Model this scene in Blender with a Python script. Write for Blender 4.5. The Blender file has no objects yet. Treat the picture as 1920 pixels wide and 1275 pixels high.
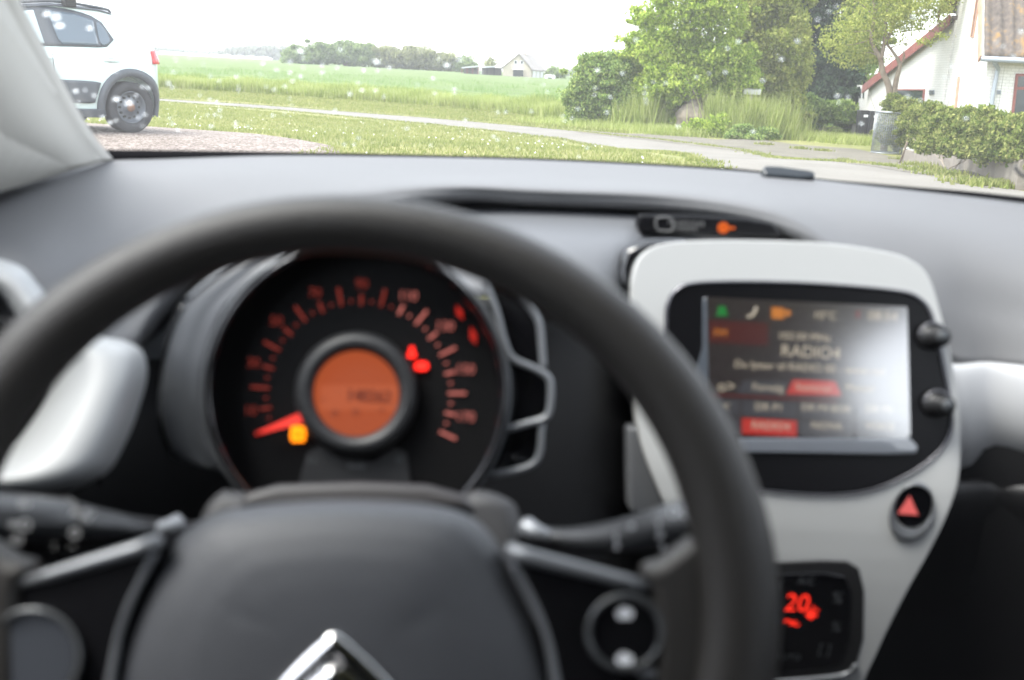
import bpy, bmesh, math, random
import numpy as np
from mathutils import Vector, Matrix, noise
R = math.radians
random.seed(7); rng = np.random.default_rng(7)
S = bpy.context.scene
COL = S.collection

# ---------------------------------------------------------------- camera, sky, sun, exposure
CAM = np.array([0.0, 0.0, 1.05])
EV = 2.55; K = 2.828/2**EV
FPX, CX, CY = 2000.0, 960.0, 637.5
PITCH, ROLL = R(14.2), R(3.0)
_f = np.array([0, math.cos(PITCH), -math.sin(PITCH)]); _r = np.array([1.0, 0, 0]); _u = np.cross(_r, _f)
RX = _r*math.cos(ROLL) + _u*math.sin(ROLL); UP = -_r*math.sin(ROLL) + _u*math.cos(ROLL)
cd = bpy.data.cameras.new("camera"); cam = bpy.data.objects.new("camera", cd); COL.objects.link(cam)
cd.sensor_width = 23.5; cd.lens = 23.5*FPX/1920; cd.clip_start = 0.02; cd.clip_end = 5000
cam.matrix_world = Matrix(((RX[0], UP[0], -_f[0], CAM[0]), (RX[1], UP[1], -_f[1], CAM[1]), (RX[2], UP[2], -_f[2], CAM[2]), (0, 0, 0, 1)))
cd.dof.use_dof = True; cd.dof.focus_distance = 4.5; cd.dof.aperture_fstop = 3.9
S.camera = cam
SUN_EL, SUN_AZ = R(60), R(-105)            # azimuth from +Y towards +X
w = bpy.data.worlds.new("World"); S.world = w; w.use_nodes = True
nt = w.node_tree; nt.nodes.clear()
sky = nt.nodes.new("ShaderNodeTexSky"); sky.sky_type = 'NISHITA'; sky.sun_disc = False
sky.sun_elevation = SUN_EL; sky.sun_rotation = SUN_AZ; sky.air_density = 1.0; sky.dust_density = 1.0; sky.ozone_density = 1.0
hs = nt.nodes.new("ShaderNodeHueSaturation"); hs.inputs['Saturation'].default_value = 0.28
bgn = nt.nodes.new("ShaderNodeBackground"); bgn.inputs['Strength'].default_value = 0.15
wo = nt.nodes.new("ShaderNodeOutputWorld")
nt.links.new(sky.outputs[0], hs.inputs['Color']); nt.links.new(hs.outputs[0], bgn.inputs['Color']); nt.links.new(bgn.outputs[0], wo.inputs[0])
sl = bpy.data.lights.new("sun", 'SUN'); sl.energy = 1.2; sl.angle = R(30); sl.color = (1, 0.96, 0.9)
so = bpy.data.objects.new("sun", sl); COL.objects.link(so)
sd = Vector((math.sin(SUN_AZ)*math.cos(SUN_EL), math.cos(SUN_AZ)*math.cos(SUN_EL), math.sin(SUN_EL)))
so.rotation_euler = sd.to_track_quat('Z', 'Y').to_euler(); so.location = (-20, 30, 60)
S.view_settings.view_transform = 'Standard'; S.view_settings.look = 'None'; S.view_settings.gamma = 1
S.view_settings.exposure = EV
S.cycles.max_bounces = 8; S.cycles.transparent_max_bounces = 24; S.cycles.diffuse_bounces = 4; S.cycles.glossy_bounces = 4
S.cycles.caustics_reflective = False; S.cycles.caustics_refractive = False
S.cycles.sample_clamp_indirect = 6
S.cycles.use_denoising = True

# ---------------------------------------------------------------- pixel rays (1920 x 1275 frame of the photograph)
def ray(px, py):
    return _f + RX*((px-CX)/FPX) - UP*((py-CY)/FPX)
def PY(px, py, Y):                          # point on that ray at forward distance Y
    d = ray(px, py); return CAM + d*(Y/d[1])
def hgt(y):
    s = lambda t: (lambda q: q*q*(3-2*q))(min(1, max(0, t)))
    return -0.6*s((y-13.5)/13) - 0.25*s((y-26)/20)
def GR(px, py, dz=0.0):                     # where the ray meets the ground
    d = ray(px, py); lo, hi = 1.0, 900.0
    f = lambda Y: (CAM + d*(Y/d[1]))[2] - (hgt(Y)+dz)
    for _ in range(60):
        m = (lo*hi)**.5
        if f(m) > 0: lo = m
        else: hi = m
    p = CAM + d*(lo/d[1]); p[2] = hgt(p[1])+dz; return p
def GX(px, Y):                              # ground point below pixel column px at forward distance Y (near the horizon row)
    p = PY(px, 132 + 0.0524*(px-960), Y); return np.array([p[0], p[1], hgt(Y)])
class Plane:
    def __init__(s, px, py, Y, tilt, yaw=0.0):
        s.c = PY(px, py, Y) if px is not None else None
        s.set(tilt, yaw)
    def set(s, t, yaw=0.0):
        e1 = np.array([math.cos(yaw), math.sin(yaw), 0]); n0 = np.array([math.sin(yaw), -math.cos(yaw), 0])
        s.e1 = e1; s.e2 = -n0*math.sin(t) + np.array([0, 0, math.cos(t)]); s.n = n0*math.cos(t) + np.array([0, 0, math.sin(t)])
    def P(s, px, py, off=0.0):
        d = ray(px, py); c = s.c + s.n*off; k = ((c-CAM)@s.n)/(d@s.n); return CAM + d*k

# ---------------------------------------------------------------- object helpers
WLOC = {}
def emp(name, loc, rz=0.0, parent=None):
    o = bpy.data.objects.new(name, None); COL.objects.link(o); o.empty_display_size = .2
    o.location = Vector(loc); o.rotation_euler = (0, 0, rz); WLOC[o.name] = np.array(loc, float)
    if parent: o.parent = parent; o.location = Vector(np.array(loc)-WLOC[parent.name])
    return o
def tag(o, label=None, cat=None, group=None, kind=None):
    if label: o["label"] = label
    if cat: o["category"] = cat
    if group: o["group"] = group
    if kind: o["kind"] = kind
    return o
def mesh(name, V, F, mat, parent=None, smooth=True, mi=None, local=False):
    V = np.asarray(V, float).reshape(-1, 3)
    c = (V.min(0)+V.max(0))/2
    base = np.zeros(3) if (parent is None or local) else WLOC[parent.name]
    me = bpy.data.meshes.new(name); me.from_pydata((V-c).tolist(), [], [list(map(int, f)) for f in F])
    for m in (mat if isinstance(mat, (list, tuple)) else [mat]): me.materials.append(m)
    if mi is not None: me.polygons.foreach_set("material_index", np.asarray(mi, np.int32))
    if smooth: me.polygons.foreach_set("use_smooth", np.ones(len(me.polygons), bool))
    me.update()
    o = bpy.data.objects.new(name, me); COL.objects.link(o); o.location = Vector(c-base)
    if parent: o.parent = parent
    WLOC[o.name] = c if not local else c
    return o
class MB:                                   # collects shapes that become ONE mesh
    def __init__(s): s.V = []; s.F = []; s.M = []
    def add(s, V, F, m=0):
        b = len(s.V); s.V += [list(map(float, v)) for v in V]; s.F += [[i+b for i in f] for f in F]; s.M += [m]*len(F); return s
    def box(s, a, b, m=0):
        x0, y0, z0 = a; x1, y1, z1 = b
        return s.add([(x0,y0,z0),(x1,y0,z0),(x1,y1,z0),(x0,y1,z0),(x0,y0,z1),(x1,y0,z1),(x1,y1,z1),(x0,y1,z1)],
                     [(0,3,2,1),(4,5,6,7),(0,1,5,4),(1,2,6,5),(2,3,7,6),(3,0,4,7)], m)
    def obox(s, c, ax, ay, az, hx, hy, hz, m=0):       # oriented box
        c, ax, ay, az = map(np.asarray, (c, ax, ay, az)); V = []
        for sz in (-1, 1):
            for sx, sy in ((-1,-1),(1,-1),(1,1),(-1,1)): V.append(c+ax*hx*sx+ay*hy*sy+az*hz*sz)
        return s.add(V, [(0,3,2,1),(4,5,6,7),(0,1,5,4),(1,2,6,5),(2,3,7,6),(3,0,4,7)], m)
    def tube(s, pts, rad, n=12, m=0, cap=True, squash=1.0):
        pts = [np.asarray(p, float) for p in pts]; k = len(pts); rad = rad if hasattr(rad, '__len__') else [rad]*k
        V = []; F = []; up = None
        for i in range(k):
            t = pts[min(i+1, k-1)]-pts[max(i-1, 0)]; t = t/(np.linalg.norm(t)+1e-12)
            if up is None:
                up = np.array([0, 0, 1.]) if abs(t[2]) < .9 else np.array([1., 0, 0])
            a = np.cross(t, up); a /= np.linalg.norm(a)+1e-12; b = np.cross(a, t); up = b
            for j in range(n):
                q = 2*math.pi*j/n; V.append(pts[i]+a*math.cos(q)*rad[i]+b*math.sin(q)*rad[i]*squash)
        for i in range(k-1):
            for j in range(n): F.append((i*n+j, i*n+(j+1) % n, (i+1)*n+(j+1) % n, (i+1)*n+j))
        if cap: F.append(tuple(range(n))[::-1]); F.append(tuple(range((k-1)*n, k*n)))
        return s.add(V, F, m)
    def prism(s, poly, back, m=0):           # poly: front loop (3-D points), back: offset vector
        poly = [np.asarray(p, float) for p in poly]; n = len(poly); back = np.asarray(back)
        V = poly + [p+back for p in poly]
        F = [tuple(range(n))[::-1], tuple(range(n, 2*n))] + [(i, (i+1) % n, n+(i+1) % n, n+i) for i in range(n)]
        return s.add(V, F, m)
    def build(s, name, mat, parent=None, smooth=False, local=False, bevel=0, seg=2):
        o = mesh(name, s.V, s.F, mat, parent, smooth or bevel > 0, s.M, local)
        bm = bmesh.new(); bm.from_mesh(o.data); bmesh.ops.recalc_face_normals(bm, faces=bm.faces); bm.to_mesh(o.data); bm.free()
        if bevel:
            b = o.modifiers.new("bevel", 'BEVEL'); b.width = bevel; b.segments = seg; b.limit_method = 'ANGLE'; b.angle_limit = R(40)
            o.modifiers.new("wn", 'WEIGHTED_NORMAL').keep_sharp = False
        return o
def crom(pts, per=6, closed=False):          # smooth a polyline
    P = [np.asarray(p, float) for p in pts]; n = len(P); out = []
    rng_ = range(n if closed else n-1)
    for i in rng_:
        p0 = P[(i-1) % n] if closed or i > 0 else 2*P[0]-P[1]
        p1 = P[i]; p2 = P[(i+1) % n]
        p3 = P[(i+2) % n] if closed or i+2 < n else 2*P[-1]-P[-2]
        for k in range(per):
            t = k/per; out.append(.5*((2*p1)+(-p0+p2)*t+(2*p0-5*p1+4*p2-p3)*t*t+(-p0+3*p1-3*p2+p3)*t**3))
    if not closed: out.append(P[-1])
    return out
def loft(rows, closed=False):
    n = len(rows[0]); V = [p for r in rows for p in r]; F = []
    for i in range(len(rows)-1):
        for j in range(n if closed else n-1):
            k = (j+1) % n; F.append((i*n+j, (i+1)*n+j, (i+1)*n+k, i*n+k))
    return V, F
def solid(o, t, off=-1):
    m = o.modifiers.new("solid", 'SOLIDIFY'); m.thickness = t; m.offset = off; return o
def slab(name, pl, pix, off, thick, mat, parent, bevel=.003, seg=3, smooth_pts=0):
    pts = [(x, y) for x, y in pix]
    if smooth_pts: pts = [tuple(p) for p in crom([(x, y, 0) for x, y in pts], smooth_pts, True)]; pts = [(p[0], p[1]) for p in pts]
    return MB().prism([pl.P(x, y, off) for x, y in pts], -pl.n*thick).build(name, mat, parent, bevel=bevel, seg=seg)
_tc = {}
def text_geo(s):
    if s not in _tc:
        cu = bpy.data.curves.new("t", 'FONT'); cu.body = s; cu.align_x = 'CENTER'; cu.align_y = 'CENTER'; cu.resolution_u = 3
        o = bpy.data.objects.new("t", cu); COL.objects.link(o); dg = bpy.context.evaluated_depsgraph_get()
        me = bpy.data.meshes.new_from_object(o.evaluated_get(dg))
        _tc[s] = ([tuple(v.co) for v in me.vertices], [tuple(p.vertices) for p in me.polygons])
        bpy.data.objects.remove(o); bpy.data.curves.remove(cu); bpy.data.meshes.remove(me)
    return _tc[s]
def put_text(mb, s, c, e1, e2, size, m=0, rot=0.0, sx=1.0):
    V, F = text_geo(s); cr, sr = math.cos(rot), math.sin(rot)
    a = e1*cr+e2*sr; b = -e1*sr+e2*cr
    mb.add([c+a*v[0]*size*sx+b*v[1]*size for v in V], F, m)

# ---------------------------------------------------------------- materials
def srgb(r, g, b):
    f = lambda c: (c/255/12.92) if c/255 <= .04045 else ((c/255+.055)/1.055)**2.4
    return (f(r), f(g), f(b), 1)
def mat(name, col, rough=.6, metal=0, spec=.5, bump=None, var=None, coat=0, emit=None, estr=1, dist=.002):
    m = bpy.data.materials.new(name); m.use_nodes = True; t = m.node_tree; b = t.nodes["Principled BSDF"]
    col = tuple(col)+(1,) if len(col) == 3 else col
    b.inputs['Base Color'].default_value = col; b.inputs['Roughness'].default_value = rough
    b.inputs['Metallic'].default_value = metal; b.inputs['Specular IOR Level'].default_value = spec
    b.inputs['Coat Weight'].default_value = coat
    if emit is not None:
        b.inputs['Emission Color'].default_value = tuple(emit)+(1,) if len(emit) == 3 else emit; b.inputs['Emission Strength'].default_value = estr*K
    tc = t.nodes.new("ShaderNodeTexCoord")
    if var:                                  # (scale, second colour, contrast)
        n = t.nodes.new("ShaderNodeTexNoise"); n.inputs['Scale'].default_value = var[0]; n.inputs['Detail'].default_value = 6
        cr = t.nodes.new("ShaderNodeValToRGB"); cr.color_ramp.elements[0].position = .5-var[2]; cr.color_ramp.elements[1].position = .5+var[2]
        cr.color_ramp.elements[0].color = col; c2 = var[1]; cr.color_ramp.elements[1].color = tuple(c2)+(1,) if len(c2) == 3 else c2
        t.links.new(tc.outputs['Object'], n.inputs['Vector']); t.links.new(n.outputs[0], cr.inputs[0]); t.links.new(cr.outputs[0], b.inputs['Base Color'])
    if bump:
        n = t.nodes.new("ShaderNodeTexNoise"); n.inputs['Scale'].default_value = bump[0]; n.inputs['Detail'].default_value = 4
        bn = t.nodes.new("ShaderNodeBump"); bn.inputs['Strength'].default_value = bump[1]; bn.inputs['Distance'].default_value = dist
        t.links.new(tc.outputs['Object'], n.inputs['Vector']); t.links.new(n.outputs[0], bn.inputs['Height']); t.links.new(bn.outputs[0], b.inputs['Normal'])
    return m
def emat(name, col, s=1.0, gloss=False):
    return mat(name, (0.01, .01, .01), .4, emit=col, estr=s, spec=.5 if gloss else 0)
def leafmat(name, c1, c2, c3, clump=.6, trans=.45):
    m = bpy.data.materials.new(name); m.use_nodes = True; t = m.node_tree; t.nodes.clear()
    out = t.nodes.new("ShaderNodeOutputMaterial"); d = t.nodes.new("ShaderNodeBsdfDiffuse"); tr = t.nodes.new("ShaderNodeBsdfTranslucent"); mx = t.nodes.new("ShaderNodeMixShader")
    g = t.nodes.new("ShaderNodeNewGeometry"); tc = t.nodes.new("ShaderNodeTexCoord"); n = t.nodes.new("ShaderNodeTexNoise"); n.inputs['Scale'].default_value = clump; n.inputs['Detail'].default_value = 3
    ad = t.nodes.new("ShaderNodeMath"); ad.operation = 'MULTIPLY_ADD'; ad.inputs[1].default_value = .5
    cr = t.nodes.new("ShaderNodeValToRGB"); e = cr.color_ramp.elements; e[0].position = .25; e[1].position = .8; e[0].color = tuple(c1)+(1,); e[1].color = tuple(c3)+(1,)
    k = e.new(.52); k.color = tuple(c2)+(1,)
    t.links.new(tc.outputs['Object'], n.inputs['Vector']); t.links.new(g.outputs['Random Per Island'], ad.inputs[0]); 
    m2 = t.nodes.new("ShaderNodeMath"); m2.operation = 'MULTIPLY'; m2.inputs[1].default_value = .55; t.links.new(n.outputs[0], m2.inputs[0]); t.links.new(m2.outputs[0], ad.inputs[2])
    t.links.new(ad.outputs[0], cr.inputs[0]); t.links.new(cr.outputs[0], d.inputs[0]); t.links.new(cr.outputs[0], tr.inputs[0])
    mx.inputs[0].default_value = trans; t.links.new(d.outputs[0], mx.inputs[1]); t.links.new(tr.outputs[0], mx.inputs[2]); t.links.new(mx.outputs[0], out.inputs[0])
    return m
def glassmat(name, tint=(.96, .98, .97), dust_veil=0.0, base=.04, gain=.96):
    m = bpy.data.materials.new(name); m.use_nodes = True; t = m.node_tree; t.nodes.clear()
    out = t.nodes.new("ShaderNodeOutputMaterial"); tp = t.nodes.new("ShaderNodeBsdfTransparent"); tp.inputs[0].default_value = tuple(tint)+(1,)
    gl = t.nodes.new("ShaderNodeBsdfGlossy"); gl.inputs['Roughness'].default_value = .01
    lw = t.nodes.new("ShaderNodeLayerWeight"); lw.inputs[0].default_value = .5
    p = t.nodes.new("ShaderNodeMath"); p.operation = 'POWER'; p.inputs[1].default_value = 5
    ma = t.nodes.new("ShaderNodeMath"); ma.operation = 'MULTIPLY_ADD'; ma.inputs[1].default_value = gain; ma.inputs[2].default_value = base
    mx = t.nodes.new("ShaderNodeMixShader")
    t.links.new(lw.outputs['Facing'], p.inputs[0]); t.links.new(p.outputs[0], ma.inputs[0]); t.links.new(ma.outputs[0], mx.inputs[0])
    t.links.new(tp.outputs[0], mx.inputs[1]); t.links.new(gl.outputs[0], mx.inputs[2]); last = mx
    if dust_veil:
        tr = t.nodes.new("ShaderNodeBsdfTranslucent"); tr.inputs[0].default_value = (1, 1, 1, 1); m3 = t.nodes.new("ShaderNodeMixShader"); m3.inputs[0].default_value = dust_veil  # scatter layer for dirt on the glass and the pale reflection veil
        t.links.new(mx.outputs[0], m3.inputs[1]); t.links.new(tr.outputs[0], m3.inputs[2]); last = m3
    t.links.new(last.outputs[0], out.inputs[0]); return m
M = {}
M['pad'] = mat("dash pad grained plastic", (.108, .109, .113), .66, bump=(900, .25))
M['pad_dark'] = mat("dark grained plastic", (.022, .023, .026), .55, bump=(900, .2))
M['shelf'] = mat("mid grey plastic", (.10, .104, .112), .5)
M['black'] = mat("black plastic", (.006, .006, .007), .5)
M['gloss'] = mat("piano black", (.004, .004, .005), .08, coat=.5)
M['satin'] = mat('satin black panel', (.005, .005, .006), .3, spec=.2)
M['white'] = mat("white gloss trim", (.72, .73, .74), .22, coat=.3)
M['silver'] = mat("satin silver paint", (.17, .178, .19), .36, metal=.4)
M['housing'] = mat("pale grey satin housing", (.43, .435, .43), .35)
M['chrome'] = mat("chrome", (.85, .85, .85), .06, metal=1)
M['rim'] = mat("wheel rim foam", (.021, .019, .017), .45, bump=(700, .35))
M['hub'] = mat("hub grained plastic", (.045, .048, .055), .5, bump=(800, .3))
M['shroud'] = mat("column shroud plastic", (.024, .024, .026), .6)
M['pillar'] = mat("pillar trim", (.50, .488, .46), .85, spec=.15, bump=(500, .2))
M['liner'] = mat("headliner", (.22, .22, .21), .9)
M['cloth'] = mat("dark cloth", (.03, .03, .033), .9)
M['frit'] = mat("black glass border", (.003, .003, .004), .8, spec=.1)
M['glass'] = glassmat("windscreen glass", dust_veil=.02)
M['white_print'] = mat("white print", (.85, .87, .9), .5)
# ---------------------------------------------------------------- the setting: ground, field, road, gravel
def sheet(rowA, rowB, nu, nv, off, ext=None):
    A = np.array([p[:2] for p in rowA]); B = np.array([p[:2] for p in rowB])
    def rs(P):
        d = np.r_[0, np.cumsum(np.linalg.norm(np.diff(P, axis=0), axis=1))]; t = np.linspace(0, d[-1], nu)
        return np.c_[np.interp(t, d, P[:, 0]), np.interp(t, d, P[:, 1])]
    A, B = rs(A), rs(B); rows = []
    for j in range(nv):
        k = j/(nv-1); Q = A*(1-k)+B*k; rows.append([np.array([x, y, hgt(y)+off]) for x, y in Q])
    V, F = loft(rows); return V, F
def noisemix(name, cols, scale, detail=8, bumpd=.02, rough=.95, scale2=None, mixfac=.5, vor=False):
    m = bpy.data.materials.new(name); m.use_nodes = True; t = m.node_tree; b = t.nodes["Principled BSDF"]; b.inputs['Roughness'].default_value = rough; b.inputs['Specular IOR Level'].default_value = .2
    g = t.nodes.new("ShaderNodeNewGeometry")
    n = t.nodes.new("ShaderNodeTexNoise"); n.inputs['Scale'].default_value = scale; n.inputs['Detail'].default_value = detail; t.links.new(g.outputs['Position'], n.inputs['Vector'])
    cr = t.nodes.new("ShaderNodeValToRGB"); e = cr.color_ramp.elements; e[0].position = .3; e[1].position = .7; e[0].color = tuple(cols[0])+(1,); e[1].color = tuple(cols[-1])+(1,)
    for i, c in enumerate(cols[1:-1]): k = e.new(.3+.4*(i+1)/(len(cols)-1)); k.color = tuple(c)+(1,)
    src = n.outputs[0]
    if scale2:
        n2 = t.nodes.new("ShaderNodeTexVoronoi" if vor else "ShaderNodeTexNoise"); n2.inputs['Scale'].default_value = scale2; t.links.new(g.outputs['Position'], n2.inputs['Vector'])
        o2 = n2.outputs['Color'] if vor else n2.outputs[0]
        mm = t.nodes.new("ShaderNodeMix"); mm.data_type = 'FLOAT'; mm.inputs[0].default_value = mixfac
        if vor:
            bw = t.nodes.new("ShaderNodeRGBToBW"); t.links.new(o2, bw.inputs[0]); o2 = bw.outputs[0]
        t.links.new(src, mm.inputs[2]); t.links.new(o2, mm.inputs[3]); src = mm.outputs[0]
    t.links.new(src, cr.inputs[0]); t.links.new(cr.outputs[0], b.inputs['Base Color'])
    bn = t.nodes.new("ShaderNodeBump"); bn.inputs['Distance'].default_value = bumpd; bn.inputs['Strength'].default_value = .8; t.links.new(src, bn.inputs['Height']); t.links.new(bn.outputs[0], b.inputs['Normal'])
    return m
M['lawn'] = noisemix("lawn", [(.11, .135, .04), (.175, .18, .065), (.26, .225, .10)], .5, scale2=22, mixfac=.55, bumpd=.03)
M['field'] = noisemix("field soil and crop floor", [(.05, .08, .03), (.09, .13, .045)], .3, scale2=6)
M['asphalt'] = noisemix("worn pale asphalt", [(.125, .117, .103), (.165, .155, .138), (.20, .19, .17)], .8, scale2=60, bumpd=.004)
M['dirt'] = noisemix("dirt and old tarmac", [(.095, .088, .072), (.135, .125, .103), (.17, .158, .125)], 1.3, scale2=30, bumpd=.01)
M['gravel'] = noisemix("gravel", [(.09, .07, .06), (.17, .14, .12), (.30, .26, .235)], 3, scale2=38, mixfac=.7, bumpd=.03, vor=True)
M['crop'] = noisemix("green cereal crop", [(.06, .098, .03), (.095, .135, .042), (.14, .17, .06)], .25, scale2=5, bumpd=.1)
ys = np.concatenate([np.arange(-30, 60, .5), np.geomspace(60, 1500, 40)]); xs = np.concatenate([-np.geomspace(1500, 20, 14), np.arange(-15, 16, 5), np.geomspace(20, 1500, 14)])
V, F = loft([[np.array([x, y, hgt(y)]) for x in xs] for y in ys])
tag(mesh("ground", V, [f[::-1] for f in F], M['lawn']), kind='structure')
up = [(-250, 147), (0, 163), (300, 185.5), (500, 198), (800, 221), (1050, 243), (1150, 254), (1250, 264), (1400, 283), (1600, 306), (1750, 327), (1862, 350), (1990, 372)]
dn = [(-250, 150), (0, 167), (300, 190.5), (520, 207), (800, 233), (1050, 261), (1200, 284), (1350, 322), (1450, 372), (1600, 470), (1750, 560), (1850, 640), (1950, 720)]
V, F = sheet([GR(*p) for p in up], [GR(*p) for p in dn], 120, 8, .008)
tag(mesh("road", V, [f[::-1] for f in F], M['asphalt']), kind='structure')
up2 = [(1080, 244), (1170, 251), (1260, 252), (1340, 262), (1420, 262), (1500, 272), (1600, 279), (1652, 290), (1700, 301), (1862, 341)]
dn2 = [(1080, 249), (1150, 257), (1250, 268), (1330, 278), (1400, 286), (1500, 297), (1600, 309), (1680, 321), (1750, 331), (1862, 356)]
V, F = sheet([GR(*p) for p in up2], [GR(*p) for p in dn2], 80, 8, .012)
tag(mesh("dirt_shoulder", V, [f[::-1] for f in F], M['dirt']), kind='structure')
gu = [(-400, 240), (0, 236), (180, 232), (290, 239), (380, 245), (470, 251), (560, 263), (625, 275), (650, 300), (700, 380), (760, 480)]
gd = [(-800, 1100), (-400, 1150), (0, 1180), (150, 1200), (250, 1200), (300, 1200), (350, 1200), (400, 1200), (450, 1200), (500, 1200), (560, 1200)]
V, F = sheet([GR(*p) for p in gu], [GR(*p) for p in gd], 80, 30, .010)
tag(mesh("gravel_driveway", V, [f[::-1] for f in F], M['gravel']), kind='structure')

def quads(name, C, A, B, mat_, label=None, kind=None, parent=None, tri=False):
    """many small leaf faces: centres C, half-axes A and B"""
    n = len(C)
    if tri:
        V = np.stack([C-A, C+A, C+B], 1).reshape(-1, 3); F = np.arange(n*3).reshape(n, 3)
    else:
        V = np.stack([C-A-B*.6, C+A-B*.6, C+A*.35+B, C-A*.35+B], 1).reshape(-1, 3); F = np.arange(n*4).reshape(n, 4)
    k = F.shape[1]
    c = (V.min(0)+V.max(0))/2; base = np.zeros(3) if parent is None else WLOC[parent.name]
    me = bpy.data.meshes.new(name); me.vertices.add(len(V)); me.vertices.foreach_set("co", (V-c).astype(np.float32).ravel())
    me.loops.add(n*k); me.loops.foreach_set("vertex_index", F.astype(np.int32).ravel()); me.polygons.add(n)
    me.polygons.foreach_set("loop_start", np.arange(0, n*k, k, dtype=np.int32)); me.polygons.foreach_set("loop_total", np.full(n, k, np.int32))
    me.update(); me.validate(); me.materials.append(mat_)
    o = bpy.data.objects.new(name, me); COL.objects.link(o); o.location = Vector(c-base); WLOC[o.name] = c
    if parent: o.parent = parent
    if kind: o["kind"] = kind
    if label: o["label"] = label
    return o
def rdir(n):
    v = rng.normal(size=(n, 3)); return v/np.linalg.norm(v, axis=1)[:, None]
def blades(name, XY, h, wd, mat_, label, cat, lean=.35, zoff=0.0):
    n = len(XY); z = np.array([hgt(y) for y in XY[:, 1]])+zoff; C = np.c_[XY, z]
    a = rng.uniform(0, math.pi*2, n); A = np.c_[np.cos(a), np.sin(a), np.zeros(n)]*wd*rng.uniform(.7, 1.3, n)[:, None]
    hh = h*rng.uniform(.6, 1.1, n)
    if h > .9: hh = h*rng.uniform(.3, 1.15, n)*np.array([.8+.9*noise.noise(Vector((x*1.3, y*1.3, 0)))+.3*noise.noise(Vector((x*4, y*4, 2))) for x, y in XY]).clip(.2, 1.3)
    elif h > .5: hh = hh*np.array([.9+.5*noise.noise(Vector((x*.5, y*.5, 0))) for x, y in XY])
    B = np.c_[rng.normal(size=n)*lean*hh, rng.normal(size=n)*lean*hh, hh]
    o = quads(name, C, A, B, mat_, kind='stuff', tri=True); tag(o, label, cat); return o
def inpoly(P, poly):
    x, y = P[:, 0], P[:, 1]; ins = np.zeros(len(P), bool); n = len(poly)
    for i in range(n):
        x0, y0 = poly[i][:2]; x1, y1 = poly[(i+1) % n][:2]
        c = ((y0 > y) != (y1 > y)) & (x < (x1-x0)*(y-y0)/(y1-y0+1e-12)+x0); ins ^= c
    return ins
def pick(n, poly, power=None):
    poly = np.array([p[:2] for p in poly]); lo, hi = poly.min(0), poly.max(0); out = []
    while sum(map(len, out)) < n:
        P = rng.uniform(lo, hi, (n*3, 2)); out.append(P[inpoly(P, poly)])
    return np.concatenate(out)[:n]
M['blade'] = leafmat("short grass blades", (.15, .19, .05), (.25, .28, .085), (.36, .35, .16), .8)
M['tall'] = leafmat("tall grass blades", (.20, .26, .06), (.34, .40, .11), (.50, .52, .24), .5)
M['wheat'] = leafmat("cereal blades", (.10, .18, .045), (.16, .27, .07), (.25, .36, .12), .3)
M['daisy'] = mat("daisy petals", (.8, .8, .76), .8)
lawn1 = [GR(*p) for p in [(-50, 222), (300, 192), (800, 236), (1050, 264), (1200, 288), (1350, 325), (1400, 350)]] + [np.array([4, 9, 0]), np.array([-3.0, 9, 0]), GR(625, 275), GR(470, 251), GR(290, 239)]
blades("short_grass", pick(60000, lawn1), .07, .012, M['blade'], "short mown lawn grass between the gravel drive and the lane", "grass", zoff=-.005)
P = pick(160, lawn1); C = np.c_[P, [hgt(y)+.06 for y in P[:, 1]]]; d = rdir(len(P))
o = quads("daisies", C, np.c_[np.full(len(P), .010), np.zeros(len(P)), np.zeros(len(P))], np.c_[np.zeros(len(P)), np.full(len(P), .010), np.full(len(P), .008)], M['daisy'], kind='stuff')
tag(o, "tiny white daisies dotted over the short lawn", "daisies")
edge = []
for line, dy in ((up, -1), (dn, 1)):
    Q = np.array([GR(*p)[:2] for p in line[:12]]); s_ = np.r_[0, np.cumsum(np.linalg.norm(np.diff(Q, axis=0), axis=1))]
    t_ = rng.uniform(0, s_[-1], 9000); edge.append(np.c_[np.interp(t_, s_, Q[:, 0]), np.interp(t_, s_, Q[:, 1])]+rng.normal(size=(9000, 2))*.10*(1+np.sin(t_*2.1)[:, None]*.6)-np.array([0, .05*dy]))
blades("lane_edge_grass", np.concatenate(edge), .06, .018, M['blade'], "ragged grass creeping over both edges of the pale lane", "grass")
cf = [(-400, 140), (-100, 150), (290, 164), (500, 176), (700, 190), (900, 206), (1070, 226), (1180, 238)]
front = [GR(*p) for p in cf]
verge = [GR(-100, 153)]+[GR(*p) for p in [(290, 165), (500, 177), (700, 191), (900, 207), (1070, 227), (1180, 238), (1180, 252), (1050, 240), (800, 218), (500, 195), (300, 182.5)]]+[GR(-100, 156)]
blades("verge_grass", pick(40000, verge), .10, .02, M['blade'], "low grass verge between the lane and the green crop field", "grass")
# crop: canopy sheet behind a band of standing blades
dirn = np.array([GR(290, 164)[0]-GR(1070, 226)[0], GR(290, 164)[1]-GR(1070, 226)[1]]); 
fl = np.array([p[:2] for p in front]); nrm = np.array([0.15, 1.0])
def band(a, b, n):
    t = rng.uniform(0, len(fl)-1, n); i = t.astype(int).clip(0, len(fl)-2); f = (t-i)[:, None]; base = fl[i]*(1-f)+fl[i+1]*f
    return base+nrm*rng.uniform(a, b, n)[:, None]
L = np.linalg.norm(np.diff(fl, axis=0), axis=1)
def band2(a, b, n, power=1.0):
    s = np.r_[0, np.cumsum(L)]; t = rng.uniform(0, s[-1], n); X = np.interp(t, s, fl[:, 0]); Yv = np.interp(t, s, fl[:, 1])
    return np.c_[X, Yv]+nrm*(a+(b-a)*rng.uniform(0, 1, n)**power)[:, None]
blades("tall_grass_edge", band2(-.6, 3.0, 90000), .78, .02, M['tall'], "tall pale grass along the near edge of the crop field", "tall grass", lean=.16)
blades("cereal_crop", band2(2, 45, 90000, 1.6), .86, .022, M['wheat'], "upright green cereal blades filling the flat field", "crop", lean=.1)
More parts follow.
